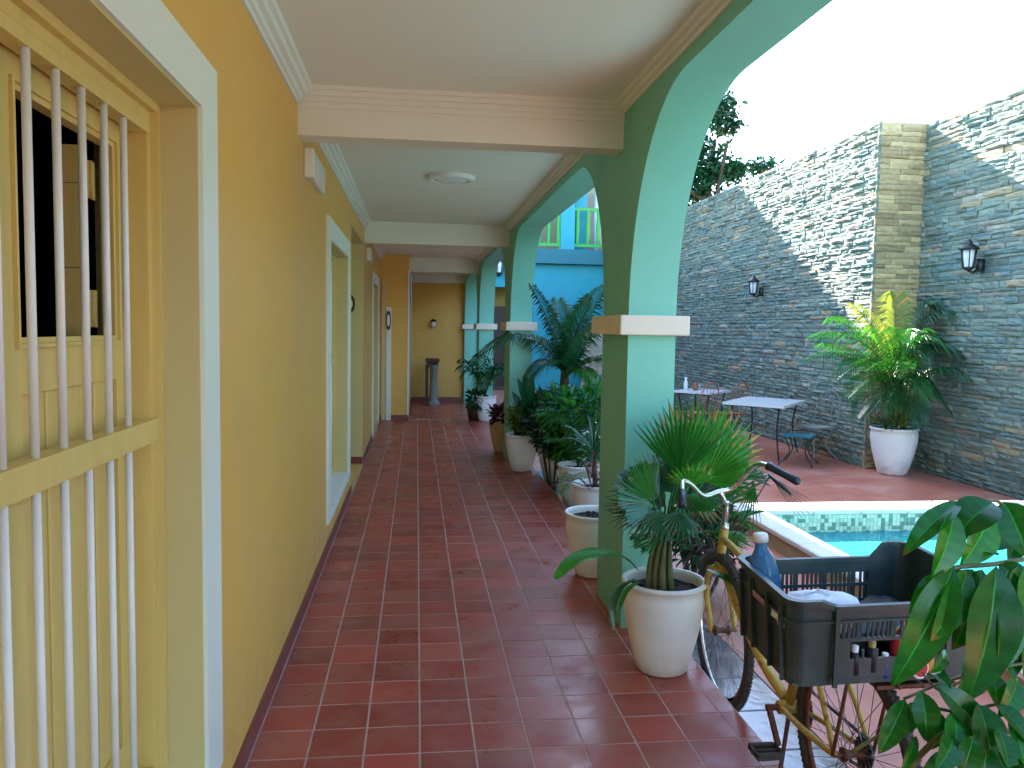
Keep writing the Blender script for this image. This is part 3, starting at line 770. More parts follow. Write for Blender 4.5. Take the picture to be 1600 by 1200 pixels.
def fan(parent, hub, axis, nrm, rad, n=18, spread=150, m='leaf', stalk=None, split=.45, fold=.05, droop=.12, jit=.1, name='fan_leaf', cup=.0):
    hub, axis, nrm = Vector(hub), Vector(axis).normalized(), Vector(nrm); nrm = (nrm - axis * nrm.dot(axis)).normalized(); sd = axis.cross(nrm)
    mb = MB()
    if stalk is not None: mb.tube(smoothpts([stalk, (Vector(stalk) + hub) / 2 + Vector((0, 0, .03)), hub], 4), .005, 6)
    da = R(spread) / n
    for i in range(n):
        an = -R(spread) / 2 + da * (i + .5) ; L0 = rad * (1 - .28 * abs(an) / R(spread) * 2 * .6) * random.uniform(1 - jit, 1 + jit * .5)
        def D(q): return axis * math.cos(q) + sd * math.sin(q)
        rs = [0.0, .3, split, .75, 1.0]
        P = []
        for r_ in rs:
            half = da / 2 * (1 if r_ <= split else max(.0, (1 - r_) / (1 - split)) ** .8 * split / max(r_, .01))
            off = -nrm * (droop * L0 * r_ * r_ * (1 + .6 * random.uniform(-1, 1) * (r_ > .7))) + nrm * cup * L0 * r_ * abs(an) 
            z_ = fold * L0 * r_ * (1 if r_ <= split else (1.2 - r_))
            P += [hub + D(an - half) * L0 * r_ + off, hub + D(an) * L0 * r_ + off + nrm * z_, hub + D(an + half) * L0 * r_ + off]
        F = []
        for k in range(len(rs) - 1): F += [(k * 3, k * 3 + 1, k * 3 + 4, k * 3 + 3), (k * 3 + 1, k * 3 + 2, k * 3 + 5, k * 3 + 4)]
        g_ = random.uniform(.75, 1.25); bt_ = random.random() < .3
        o_ = len(mb.v); mb.v += [tuple(p_) for p_ in P]
        for q_, f_ in enumerate(F): mb.f.append(tuple(v_ + o_ for v_ in f_)); mb.c.append((8 * g_, 1.1 * g_, 2 * g_) if (bt_ and q_ >= len(F) - 2) else (g_, g_, g_)); mb.sm.append(False)
    return mb.build(name, m, parent)
def potmesh(t, cx, cy, z, r=.19, h=.41, m='pot', squat=1.):
    pr = [(0, .004), (r * .56, .004), (r * .60, .012), (r * .72, h * .22), (r * .86, h * .48), (r * .95, h * .74), (r * .955, h * .86), (r * .93, h * .935), (r * .965, h * .945), (r * 1.0, h * .96), (r * 1.0, h * .99), (r * .97, h), (r * .90, h * .995), (r * .88, h * .95), (r * .86, h * .86)]
    MB().lathe(pr, cx, cy, z, 40).build('pot', m, t)
    b = MB(); n = 20; P = [(cx, cy, z + h * .90)]
    for q in (.45, .9):
        for k in range(n):
            a = 2 * math.pi * k / n; P.append((cx + r * .97 * q * math.cos(a), cy + r * .97 * q * math.sin(a), z + h * .89 + random.uniform(-.008, .008)))
    F = [(0, 1 + k, 1 + (k + 1) % n) for k in range(n)] + [(1 + k, 1 + n + k, 1 + n + (k + 1) % n, 1 + (k + 1) % n) for k in range(n)]
    b.add(P, F, smooth=True)
    for _ in range(50):
        a = random.uniform(0, 6.28); q = random.uniform(0, .78) * r; s_ = random.uniform(.004, .011); x, y, zz = cx + q * math.cos(a), cy + q * math.sin(a), z + h * .895
        b.box(x - s_, x + s_, y - s_, y + s_, zz - .004, zz + s_)
    b.build('soil', 'soil', t)
def foliage(parent, c, rx, ry, rz, n, ln, wd, m, upb=.3, name='foliage', hollow=.45):
    mb = MB(); c = Vector(c)
    for _ in range(n):
        d = Vector((random.gauss(0, 1), random.gauss(0, 1), random.gauss(0, 1))).normalized()
        q = random.uniform(hollow, 1) * (1 + .18 * math.sin(d.x * 5 + d.z * 4 + c.x * 9) )
        p = c + Vector((d.x * rx, d.y * ry, d.z * rz)) * q
        dd = (d + Vector((random.gauss(0, .5), random.gauss(0, .5), random.gauss(0, .4) + upb)))
        g_ = random.uniform(.7, 1.3)
        simple_leaf(mb, p, dd, ln * random.uniform(.6, 1.25), wd * random.uniform(.7, 1.2), Vector((random.gauss(0, .4), random.gauss(0, .4), 1)), (g_, g_, g_))
    return mb.build(name, m, parent)

# ---- pot A: fan palm beside the first pillar
ax, ay = 1.117, 3.43
pa = thing('potted_fan_palm', (ax, ay, 0), 'fan palm in large cream pot in front of the nearest green pillar', 'potted plant')
potmesh(pa, ax, ay, 0, .19, .418)
crown = at(1035, 830, 3.43)
b = MB()
for k in range(9):
    a = k * 2.4; r0 = .05 * (k % 3) / 2 + .012
    b.tube(smoothpts([(ax - .03 + r0 * math.cos(a), ay + r0 * math.sin(a), .37), (crown.x - .02 + r0 * .9 * math.cos(a), crown.y + r0 * math.sin(a), .47), (crown.x + .035 * math.cos(a), crown.y + .035 * math.sin(a), .60)], 4), [.02, .019, .018, .017, .015, .013, .011, .009, .007], 8)
b.build('trunk', 'leafyellow' if False else 'stem', pa)
cr = Vector((crown.x, crown.y, .52))
def F(px, py, Y, tx, ty, tY, rad, nrm, n=16, spread=140, m='leaf', **k):
    h_ = at(px, py, Y); tp = at(tx, ty, tY); fan(pa, h_, tp - h_, nrm, rad, n, spread, m, stalk=cr, **k)
# hub pixel, tip pixel, radius in metres
F(1085, 742, 3.5, 1120, 635, 3.6, .39, (.2, -1, .35), 24, 145, 'leafbright', droop=.06, split=.62)
F(1062, 745, 3.42, 1070, 640, 3.42, .36, (-.1, -1, .2), 20, 100, 'leaf', droop=.05, split=.6)
F(1100, 752, 3.52, 1185, 690, 3.45, .30, (.1, -1, .6), 20, 120, 'leafbright', droop=.12, split=.6)
F(1110, 725, 3.6, 1165, 665, 3.65, .33, (.2, -1, .5), 20, 130, 'leafbright', droop=.1, split=.6)
F(1022, 790, 3.26, 955, 745, 3.16, .235, (-.1, -.8, .7), 26, 110, 'leafblue', droop=.14, split=.94, fold=.016, jit=.04)
F(1020, 780, 3.24, 985, 718, 3.2, .19, (-.1, -1, .4), 22, 90, 'leaf', droop=.08, split=.93, fold=.02, jit=.05)
F(1035, 835, 3.26, 975, 850, 3.1, .20, (-.1, -.6, .8), 16, 50, 'leaf', droop=.2, split=.9, fold=.03)
F(1030, 775, 3.36, 985, 722, 3.3, .22, (-.15, -.7, .7), 22, 130, 'leafdark', droop=.08, split=.8, fold=.03)
F(1020, 795, 3.35, 945, 800, 3.2, .23, (-.2, -.5, .8), 18, 110, 'leafdark', droop=.3, split=.6)
F(1035, 800, 3.28, 985, 838, 3.1, .19, (-.2, -.8, .5), 16, 120, 'leafdark', droop=.35, split=.6)
F(1060, 800, 3.3, 1085, 850, 3.1, .18, (.2, -.8, .5), 16, 140, 'leafdark', droop=.3, split=.6)
F(1065, 775, 3.45, 1120, 790, 3.3, .23, (.2, -.6, .8), 18, 140, 'leaf', droop=.2, split=.7)
F(1040, 790, 3.5, 985, 765, 3.6, .28, (0, -.6, .8), 18, 130, 'leafdark', droop=.15, split=.6)
F(1085, 775, 3.55, 1075, 700, 3.7, .30, (.0, -1, .2), 18, 150, 'leafdark', droop=.05, split=.6)
F(1050, 770, 3.40, 1010, 700, 3.45, .20, (0, -1, .3), 16, 100, 'leafdark', droop=.08, split=.7)
F(1075, 760, 3.35, 1095, 720, 3.2, .17, (0, -.8, .6), 16, 150, 'leafbright', droop=.15, split=.7)
F(1115, 705, 3.75, 1095, 640, 3.9, .26, (.1, -1, .3), 16, 130, 'leafdark', droop=.05, split=.6)
F(1178, 752, 3.45, 1166, 830, 3.40, .25, (0, -1, .1), 8, 46, 'leaf', split=.35, droop=.03)
F(1168, 748, 3.45, 1215, 732, 3.5, .13, (0, -.7, .7), 12, 80, 'leafdark', split=.8)
F(1205, 745, 3.4, 1262, 800, 3.35, .25, (0, -1, .3), 7, 34, 'leafdark', split=.2, droop=.02)
F(1105, 830, 3.4, 1190, 848, 3.3, .22, (0, -.5, .9), 10, 55, 'leaf', split=.75)
# long strap leaves at the pot
def strap(pts, w_, m, par, nm='strap_leaf', k=5, up_=(0, -.4, 1)):
    P = smoothpts(pts, k); mb = MB(); V = []; n = len(P)
    for i, p in enumerate(P):
        d = (P[min(i + 1, n - 1)] - P[max(i - 1, 0)]).normalized(); sd = d.cross(Vector(up_)).normalized(); t = i / (n - 1)
        ww = w_ / 2 * (math.sin(math.pi * (.04 + .93 * t ** 1.3)) ** .6); f_ = sd.cross(d) * ww * .35
        V += [p - sd * ww - f_ * -1, p, p + sd * ww + f_]
    mb.add(V, [f for i in range(n - 1) for f in ((i * 3, i * 3 + 1, i * 3 + 4, i * 3 + 3), (i * 3 + 1, i * 3 + 2, i * 3 + 5, i * 3 + 4))], smooth=True)
    return mb.build(nm, m, par)
strap([at(995, 890, 3.38), at(975, 872, 3.3), at(955, 868, 3.22), at(925, 868, 3.16), at(893, 880, 3.1), at(868, 905, 3.05)], .075, 'leafbright', pa)
strap([at(992, 905, 3.3), at(970, 920, 3.25), at(957, 950, 3.22), at(958, 985, 3.2)], .03, 'leafdark', pa)
strap([at(1000, 908, 3.26), at(978, 925, 3.22), at(966, 955, 3.2)], .025, 'leaf', pa)
strap([at(1105, 890, 3.3), at(1125, 900, 3.22), at(1150, 915, 3.15), at(1165, 950, 3.1)], .05, 'leaf', pa)

# ---- pots in a row behind the first pillar
pb = thing('plant_pot', (1.115, 4.78, 0), 'cream pot with bare dark soil tucked behind the nearest green pillar', 'pot')
potmesh(pb, 1.115, 4.83, 0, .19, .40)
def spiky(t, c, n, ln, m, wd=.022, upb=.25, droop=.4, nm='spiky_leaf', keep=22):
    for i in range(n):
        a = i * 2.4; el = random.uniform(.1, 1.2)
        d = Vector((math.cos(a) * math.cos(el), math.sin(a) * math.cos(el), math.sin(el) + upb)).normalized(); L0 = ln * random.uniform(.7, 1.1)
        c_ = Vector(c) + Vector((0, 0, random.uniform(-.12, .04)))
        strap([c_, c_ + d * L0 * .55, c_ + d * L0 - Vector((0, 0, L0 * droop * random.uniform(.3, 1.2)))], wd, m, t, nm, 4)
pc = thing('potted_dracaena', (1.40, 5.9, DZ), 'spiky dark dracaena in cream pot right behind the nearest pillar, leaves over the curb', 'potted plant')
potmesh(pc, 1.43, 6.2, DZ, .19, .41)
MB().tube([(1.43, 6.2, .25), (1.40, 6.15, .55)], .02).build('stem', 'bark', pc)
spiky(pc, (1.38, 6.1, .58), 26, .42, 'leafdark', .022)
spiky(pc, (1.33, 5.9, .40), 12, .34, 'leafred', .02)
pd = thing('potted_bamboo_palm', (1.47, 7.1, DZ), 'fine leaved dark palm in pale pot standing on the courtyard floor by the curb', 'potted plant')
potmesh(pd, 1.47, 7.1, DZ, .19, .41)
for i in range(11):
    a = i * 2.39; L0 = random.uniform(.4, .6)
    frond(pd, (1.47, 7.1, .28), (1.47 + .12 * math.cos(a), 7.1 + .12 * math.sin(a), .85), (1.45 + L0 * .75 * math.cos(a), 7.1 + L0 * .7 * math.sin(a), random.uniform(.55, .95)), 18, .17, .014, .5, ('leafdark', 'leaf')[i % 2], .005)
pe = thing('potted_shrub', (1.50, 8.5, DZ), 'dark bushy shrub in grey green pot below the curb beside the white pot', 'potted plant')
potmesh(pe, 1.50, 8.5, DZ, .19, .41, 'pot')
MB().tube([(1.5, 8.5, .25), (1.47, 8.45, .6)], .02).build('stem', 'bark', pe)
foliage(pe, (1.46, 8.4, .62), .30, .3, .27, 900, .085, .035, 'leafdark')
foliage(pe, (1.50, 8.3, .50), .26, .3, .22, 260, .11, .02, 'leafred', name='wine_foliage')
pf = thing('potted_crown_of_thorns', (1.14, 8.5, 0), 'clean white pot with thorny stems and paddle leaves on the corridor floor', 'potted plant')
potmesh(pf, 1.14, 8.5, 0, .185, .40, 'potwhite')
b = MB()
for i in range(16):
    a = i * 2.4; r0 = .03 + .09 * random.random()
    b.tube(smoothpts([(1.14 + r0 * .6 * math.cos(a), 8.5 + r0 * .6 * math.sin(a), .34), (1.14 + r0 * math.cos(a), 8.5 + r0 * math.sin(a), .5), (1.14 + r0 * 1.6 * math.cos(a), 8.5 + r0 * 1.6 * math.sin(a), random.uniform(.55, .75))], 3), .008, 6)
b.build('stem', 'leafred', pf)
foliage(pf, (1.13, 8.48, .55), .17, .17, .17, 420, .05, .022, 'leafyellow'); foliage(pf, (1.13, 8.48, .58), .17, .17, .17, 260, .055, .025, 'leaf', name='green_foliage')
for px, py, bx, by in ((808, 590, 822, 640), (820, 582, 824, 640), (832, 585, 826, 640), (845, 605, 830, 648), (800, 612, 820, 650), (838, 618, 826, 655), (812, 622, 822, 660), (850, 632, 830, 660)):
    mb = MB(); blade(mb, at(bx, by, 8.45), at(px, py, 8.45 + random.uniform(-.12, .12)), .085, (random.uniform(-.5, .5), -1, .4), .05, .3, 7, power=1.1); mb.build('paddle_leaf', 'leafdark' if px != 838 else 'leafyellow', pf)
pg = thing('potted_purple_plant', (1.06, 9.75, 0), 'tan pot with a low purple leaved plant half hidden by the white pot', 'potted plant')
potmesh(pg, 1.08, 9.8, 0, .185, .40, 'pottan')
foliage(pg, (1.05, 9.7, .46), .15, .15, .10, 160, .10, .05, 'leafred')
ph = thing('potted_palm', (1.14, 13.1, 0), 'white pot with a bushy dark palm at the far end of the corridor row', 'potted plant')
potmesh(ph, 1.14, 13.1, 0, .185, .42, 'potwhite')
for i in range(16):
    a = i * 2.39; L0 = random.uniform(.22, .46)
    frond(ph, (1.12, 13.1, .38), (1.1 + .2 * math.cos(a), 13.1 + .15 * math.sin(a), 1.0), (1.08 + L0 * math.cos(a), 13.0 + L0 * .6 * math.sin(a), random.uniform(.5, 1.1)), 14, .24, .03, .6, ('leafdark', 'leaf', 'leafdark')[i % 3], .006)
pi_ = thing('potted_shrub', (.98, 12.6, 0), 'low dark leafy shrub at the foot of the far palm pot', 'potted plant')
MB().lathe([(0, 0), (.09, 0), (.13, .22), (.12, .23), (0, .2)], .96, 13.22, 0, 20).build('pot', 'brown', pi_)
foliage(pi_, (.98, 13.1, .34), .14, .15, .14, 130, .12, .05, 'leafdark')

# ---- big palm in the planting behind the pots
bp = thing('palm_tree', (1.62, 8.9, DZ), 'tall palm with arching feathery fronds between the second and nearest pillars', 'palm')
MB().tube([(1.64, 8.9, DZ), (1.63, 8.8, .5), (1.63, 8.7, .95), (1.62, 8.65, 1.15)], [.07, .055, .05, .035], 12).build('trunk', 'bark', bp)
B0 = at(884, 590, 8.65)
for (m1, m1y, m2, m2y, Yt, mm, L0) in ((870, 520, 832, 450, 8.5, 'leafdark', .28), (895, 500, 945, 450, 7.9, 'leafdark', .30), (880, 510, 872, 470, 9.1, 'leafdark', .24),
        (840, 485, 745, 560, 8.3, 'leafdark', .30), (900, 540, 940, 500, 8.2, 'leafdark', .26), (915, 560, 950, 560, 8.5, 'leafdark', .26), (850, 530, 800, 520, 9.2, 'leafdark', .26), (895, 520, 920, 465, 8.4, 'leafdark', .26), (860, 540, 820, 600, 8.4, 'leafdark', .22), (905, 560, 935, 610, 8.2, 'leaf', .22)):
    frond(bp, B0, at(m1, m1y, (8.65 + Yt) / 2), at(m2, m2y, Yt), 56, L0 * 1.2, .019, .5, mm, .011, start=.12)
# shrubs in the bed
def shrub(px, py, Y, rx, rz, n, ln, wd, m, label, extra=None):
    c = at(px, py, Y)
    t = thing('shrub', (c.x, c.y, DZ), label, 'shrub')
    b = MB()
    for k in range(7):
        a = k * 2.4; b.tube(smoothpts([(c.x + .03 * math.cos(a), c.y + .03 * math.sin(a), DZ), (c.x + .1 * math.cos(a), c.y + .1 * math.sin(a), (c.z + DZ) / 2), (c.x + rx * .6 * math.cos(a), c.y + rx * .6 * math.sin(a), c.z + rz * .4)], 3), .009, 5)
    b.build('stem', 'bark', t)
    foliage(t, c, rx, rx, rz, n, ln, wd, m)
    if extra: foliage(t, c + Vector((.02, -.05, .05)), rx * .95, rx * .9, rz * .95, n // 2, ln, wd, extra, name='pale_foliage')
shrub(905, 645, 7.6, .40, .24, 700, .10, .05, 'leafbright', 'light green shrub with bluish glint-coloured leaves behind the dracaena', 'leafblue')  # blue-green leaves mixed in as painted glints
shrub(900, 690, 7.7, .25, .2, 420, .13, .05, 'leaf', 'mid green leafy shrub low behind the pots', 'leafbright')
shrub(865, 665, 8.0, .26, .26, 500, .10, .035, 'leafdark', 'dark shrub behind the white pot, under the palm')
fp = thing('fern', (1.62, 7.2, DZ), 'fern with long bright fronds behind the row of pots', 'fern')
for (x_, y_, Y_) in ((850, 640, 7.0), (935, 720, 6.8), (920, 640, 7.4), (875, 770, 6.7), (925, 770, 6.6), (855, 690, 6.9)):
    r0 = Vector((1.62, 7.3, .05)); e_ = at(x_, y_, Y_); frond(fp, r0, (r0 + e_) / 2 + Vector((0, 0, .30)), e_, 26, .17, .022, .3, 'leaf', .006)
# low plants beyond the first pillar, near the bicycle wheel
shrub(1100, 850, 4.6, .22, .16, 260, .09, .03, 'leafdark', 'low wine and green shrub behind the bicycle fork', 'leafred')
shrub(1085, 800, 5.0, .28, .22, 300, .16, .05, 'leaf', 'leafy green shrub behind the cream pot and bicycle handlebar')

# ---- potted areca against the stone wall
pp = thing('potted_areca_palm', (5.575, 8.73, DZ), 'tall areca palm in white pot against the stone wall corner, upper fronds coloured as sunlit', 'potted plant')
potmesh(pp, 5.575, 8.73, DZ, .27, .55, 'potwhite')
b = MB()
for i in range(11):
    a = i * 2.4; r0 = .02 + .10 * random.random()
    b.tube([(5.575 + r0 * math.cos(a), 8.73 + r0 * math.sin(a), .38), (5.575 + r0 * 1.6 * math.cos(a), 8.73 + r0 * 1.6 * math.sin(a), random.uniform(.8, 1.1))], .012, 7)
b.build('cane', 'leafyellow', pp)
def AF(mx, my, tx, ty, Yt, mm, L0=.34):
    b0 = Vector((5.56 + random.uniform(-.06, .06), 8.7 + random.uniform(-.06, .06), random.uniform(.6, .95)))
    frond(pp, b0, at(mx, my, (8.7 + Yt) / 2), at(tx, ty, Yt), 40, L0, .02, .55, mm, .008, start=.25)
for a_ in ((1385, 520, 1335, 478, 8.6, 'leafyellow'), (1370, 510, 1275, 525, 8.4, 'leaf'), (1400, 480, 1400, 462, 8.8, 'leafyellow'), (1420, 500, 1475, 545, 8.3, 'leaf'), (1360, 540, 1268, 560, 8.2, 'leafdark'),  # yellow-green on the upper fronds puts the sunlight into their colour
           (1440, 470, 1490, 500, 8.5, 'leafdark'), (1440, 560, 1510, 590, 8.1, 'leafdark'), (1400, 540, 1420, 575, 8.0, 'leafbright'), (1380, 545, 1350, 580, 8.0, 'leafbright'), (1370, 560, 1325, 620, 8.2, 'leaf'),
           (1410, 560, 1450, 620, 8.1, 'leaf'), (1385, 500, 1370, 520, 8.1, 'leafbright'), (1345, 500, 1300, 500, 8.9, 'leafbright'), (1430, 470, 1455, 480, 8.6, 'leafdark'), (1420, 560, 1480, 640, 8.3, 'leafdark'), (1390, 600, 1400, 640, 8.1, 'leafdark'), (1365, 600, 1340, 650, 8.3, 'leafdark'), (1400, 520, 1440, 520, 8.1, 'leaf')):
    AF(*a_)
for a_ in ((1410, 520, 1450, 560, 8.2, 'leafdark'), (1375, 530, 1310, 590, 8.3, 'leafdark'), (1440, 510, 1500, 560, 8.3, 'leafdark'), (1390, 560, 1375, 640, 8.1, 'leafdark'), (1420, 590, 1440, 660, 8.2, 'leafdark'), (1430, 480, 1470, 470, 8.7, 'leafdark'), (1350, 550, 1290, 540, 8.5, 'leaf')): AF(*a_, .36)
foliage(pp, (5.575, 8.73, .48), .24, .24, .09, 220, .10, .018, 'leafdark', name='undergrowth')

# ---- tree behind the wall
tr = thing('tree', (8.9, 24, -.3), 'leafy tree rising behind the far stone wall against the white sky', 'tree')
MB().tube(smoothpts([(8.9, 24, -.3), (9.0, 24, 3), (8.8, 24, 5.2), (9.0, 24, 7.4)], 4), [.25, .24, .23, .22, .2, .19, .18, .16, .14, .12, .10, .08, .05], 10).build('trunk', 'bark', tr)
b = MB()
for k, (x, z) in enumerate(((8.2, 6.8), (9.1, 7.2), (9.5, 6.0), (10.1, 6.0), (8.2, 7.8), (7.6, 6.2))): b.tube(smoothpts([(8.9, 24, 4.4 + k * .25), ((8.9 + x) / 2, 24 + (-1) ** k * .5, (5 + z) / 2), (x, 24 + (-1) ** k * .8, z)], 4), .05, 6)
b.build('limb', 'bark', tr)
mb = MB()
for (px, py, r_, n) in ((1120, 170, .75, 520), (1140, 195, .45, 200), (1090, 235, .7, 320), (1105, 272, .75, 520), (1140, 268, .55, 300), (1085, 300, .6, 350), (1186, 262, .34, 110), (1155, 262, .3, 60), (1070, 180, .9, 450), (1040, 240, 1.1, 500), (1205, 258, .25, 40), (1130, 235, .3, 40)):
    c = at(px, py, 24)
    for _ in range(n):
        d = Vector((random.gauss(0, 1), random.gauss(0, 1.2), random.gauss(0, .8))); d = d / max(d.length, .01) * r_ * random.random() ** .5 * random.uniform(.7, 1.15)
        simple_leaf(mb, c + d, (random.gauss(0, 1), random.gauss(0, 1), random.gauss(-.2, .7)), random.uniform(.14, .30), random.uniform(.08, .15), (random.gauss(0, .6), random.gauss(0, .6), 1))
mb.build('crown', 'leafdark', tr)

# ------------------------------------------------------------------ courtyard furniture
def table(corners, zt, label, mtop='bluewhite'):
    c = sum((Vector((*q, 0)) for q in corners), Vector()) / 4
    t = thing('table', (c.x, c.y, DZ), label, 'table', 'white topped iron tables by the stone wall')
    b = MB(); P = [(x, y, z) for z in (zt - .03, zt) for x, y in corners]
    b.add(P, [(3, 2, 1, 0), (4, 5, 6, 7), (0, 1, 5, 4), (1, 2, 6, 5), (2, 3, 7, 6), (3, 0, 4, 7)]); b.build('tabletop', mtop, t)
    ins = [c + (Vector((*q, 0)) - c) * .78 for q in corners]
    b = MB()
    for i in range(4): b.bar(ins[i] + Vector((0, 0, zt - .04)), ins[(i + 1) % 4] + Vector((0, 0, zt - .04)), .014, .02)
    b.build('apron', 'iron', t)
    for q in ins:
        o = (q - c) * .08
        MB().tube(smoothpts([q + Vector((0, 0, zt - .03)), q - o * 1.5 + Vector((0, 0, zt * .45)), q + o + Vector((0, 0, DZ + .01))], 4), .011, 6).build('leg', 'iron', t)
    return t
table([(3.97, 10.01), (4.55, 9.44), (5.30, 10.35), (4.72, 10.94)], .62, 'white rectangular table on thin black legs in front of the stone wall')
table([(3.92, 11.93), (4.37, 11.48), (4.9, 12.0), (4.45, 12.45)], .62, 'farther white table with glasses on it, partly behind the nearest pillar')
def chair(c, rot, label, m='iron', seat='bluewhite', sz=.34, h=.42, back=.86):
    t = thing('chair', (c[0], c[1], DZ), label, 'chair')
    c = Vector((c[0], c[1], DZ)); u = Vector((math.cos(rot), math.sin(rot), 0)); v = Vector((-u.y, u.x, 0)); s2 = sz / 2
    P = [c + u * i * s2 + v * j * s2 + Vector((0, 0, z)) for z in (h, h + .02) for i, j in ((-1, -1), (1, -1), (1, 1), (-1, 1))]
    MB().add(P, [(3, 2, 1, 0), (4, 5, 6, 7), (0, 1, 5, 4), (1, 2, 6, 5), (2, 3, 7, 6), (3, 0, 4, 7)]).build('seat', seat, t)
    for i, j in ((-1, -1), (1, -1), (1, 1), (-1, 1)):
        p = c + u * i * s2 * .9 + v * j * s2 * .9
        MB().tube(smoothpts([p + Vector((0, 0, h)), p - (u * i + v * j) * .06 + Vector((0, 0, h * .5)), p + (u * i + v * j) * .05 + Vector((0, 0, .01))], 4), .008, 6).build('leg', m, t)
    b = MB(); a0, a1 = c - v * s2 - u * s2 + Vector((0, 0, h)), c - v * s2 + u * s2 + Vector((0, 0, h)); k = Vector((0, 0, back - h)) - v * .08
    b.tube(smoothpts([a0, a0 + k * .8, (a0 + a1) / 2 + k * 1.08, a1 + k * .8, a1], 5), .008, 6)
    for q in (.3, .5, .7): b.tube([a0.lerp(a1, q), a0.lerp(a1, q) + k * .98], .005, 5)
    b.build('backrest', m, t)
chair((4.72, 9.35), 2.5, 'low white seated iron chair with curled legs below the near table', h=.36, sz=.34, back=.40, seat='bluedark')
chair((5.12, 9.75), 1.9, 'thin grey iron chair close to the stone wall right of the near table', m='greystone', seat='greystone', h=.42, sz=.36)
chair((4.15, 11.4), .5, 'reddish wooden chair at the farther table, seen left of the near table', m='terracotta', seat='terracotta')
chair((4.6, 11.35), .4, 'second reddish wooden chair at the farther table, nearer the stone wall', m='terracotta', seat='terracotta')
for x, y, r_, h_, mm, lb in ((4.18, 12.05, .035, .20, 'white', 'white carafe on the farther table'), (4.32, 12.0, .05, .12, 'terracotta', 'reddish jar on the farther table'), (4.42, 12.1, .04, .10, 'glass', 'clear glass tumbler on the farther table')):
    tag(MB().lathe([(0, 0), (r_ * .8, 0), (r_, h_ * .5), (r_ * .5, h_ * .8), (r_ * .62, h_), (r_ * .5, h_), (0, h_ * .3)], 0, 0, 0, 16).build(lb.split()[1], mm), lb, lb.split()[1] if mm != 'glass' else 'glass').location = (x, y, .621)

# ------------------------------------------------------------------ bicycle
HR, HF = Vector((1.356, 2.254, .23)), Vector((1.335, 3.277, .23))
BBk = Vector((1.345, 2.66, .185)); WR = .33
bk_ = thing('bicycle', (1.345, 2.75, DZ), 'old yellow bicycle with rusty frame, chrome handlebar and crate, parked beside the arcade', 'bicycle')
fdir = (HF - HR).normalized()
def wheel(h, dirv, nm):
    dirv = Vector(dirv).normalized(); ax_ = dirv.cross(Vector((0, 0, 1))).normalized()
    wh = thing(nm, h, '', ''); wh.parent = bk_; wh.location = h - wloc(bk_)
    for k_ in ('label', 'category'): del wh[k_]
    n = 56
    def ring(r): return [h + dirv * r * math.cos(2 * math.pi * i / n) + Vector((0, 0, 1)) * r * math.sin(2 * math.pi * i / n) for i in range(n)]
    b = MB(); b.tube(ring(WR - .021), .021, 10, closed=True)
    for i in range(n * 2):      # tread knobs
        a = math.pi * i / n; p = h + (dirv * math.cos(a) + Vector((0, 0, 1)) * math.sin(a)) * (WR - .001); tv = (-dirv * math.sin(a) + Vector((0, 0, 1)) * math.cos(a))
        for s_ in (-1, 1): b.bar(p + ax_ * s_ * .009 - tv * .004, p + ax_ * s_ * .009 + tv * .004, .010, .007)
    b.build('tyre', 'rubber', wh)
    b = MB(); b.tube(ring(WR - .047), .009, 6, closed=True); b.build('rim', 'chrome' if nm == 'front_wheel' else 'rust', wh)
    b = MB()
    for i in range(36):
        a = 2 * math.pi * i / 36; s_ = 1 if i % 2 else -1; off = (.35 if (i // 2) % 2 else -.35)
        e_ = h + (dirv * math.cos(a) + Vector((0, 0, 1)) * math.sin(a)) * (WR - .052); q = a + off * 4
        b.tube([h + ax_ * s_ * .03 + (dirv * math.cos(q) + Vector((0, 0, 1)) * math.sin(q)) * .018, e_], .0013, 4, cap=False)
    b.build('spokes', 'spoke', wh)
    b = MB(); b.tube([h - ax_ * .065, h - ax_ * .055, h + ax_ * .055, h + ax_ * .065], .007, 8); b.tube([h - ax_ * .035, h - ax_ * .03, h - ax_ * .012, h + ax_ * .012, h + ax_ * .03, h + ax_ * .035], [.022, .022, .012, .012, .022, .022], 12)
    b.build('hub', 'rust', wh)
    return ax_
wheel(HF, (fdir + Vector((.05, 0, 0))), 'front_wheel'); axv = wheel(HR, fdir, 'rear_wheel')
ht, hb = at(1132, 826, 3.33), at(1123, 888, 3.345)
b = MB()
b.tube([ht, hb], .020, 12)
b.tube(smoothpts([hb + (ht - hb) * .25, at(1150, 940, 3.12), at(1190, 1030, 2.85), BBk + Vector((0, .03, .02))], 5), .020, 12)      # down tube
b.tube(smoothpts([hb + (ht - hb) * .75, at(1160, 872, 3.10), at(1195, 930, 2.85), Vector((1.345, 2.60, .42))], 5), .016, 10)        # low top tube
STop = Vector((1.346, 2.54, .62)); b.tube([BBk, STop], .016, 10)
for s_ in (-1, 1):
    o = axv * s_
    b.tube(smoothpts([BBk + o * .03, BBk.lerp(HR, .5) + o * .055, HR + o * .062], 4), .0105, 8)
    b.tube(smoothpts([STop + o * .02 - Vector((0, .0, .1)), STop.lerp(HR, .55) + o * .05, HR + o * .062], 4), .009, 8)
b.tube([BBk - axv * .04, BBk + axv * .04], .024, 12)
b.build('frame', 'bikeyellow', bk_)
b = MB()
for s_ in (-1, 1):
    o = axv * s_
    b.tube(smoothpts([hb + o * .012, hb + o * .048 + Vector((0, .0, -.03)), hb + o * .055 + Vector((0, -.01, -.12)), HF + o * .055 + Vector((0, 0, .04)), HF + o * .055], 4), [.013] * 12 + [.012, .011, .010, .009, .009], 8)
b.tube([hb - axv * .05, hb + axv * .05], .014, 10)
b.build('fork', 'bikeyellow', bk_)
b = MB(); stt = at(1134, 786, 3.32); bc = at(1124, 767, 3.30)
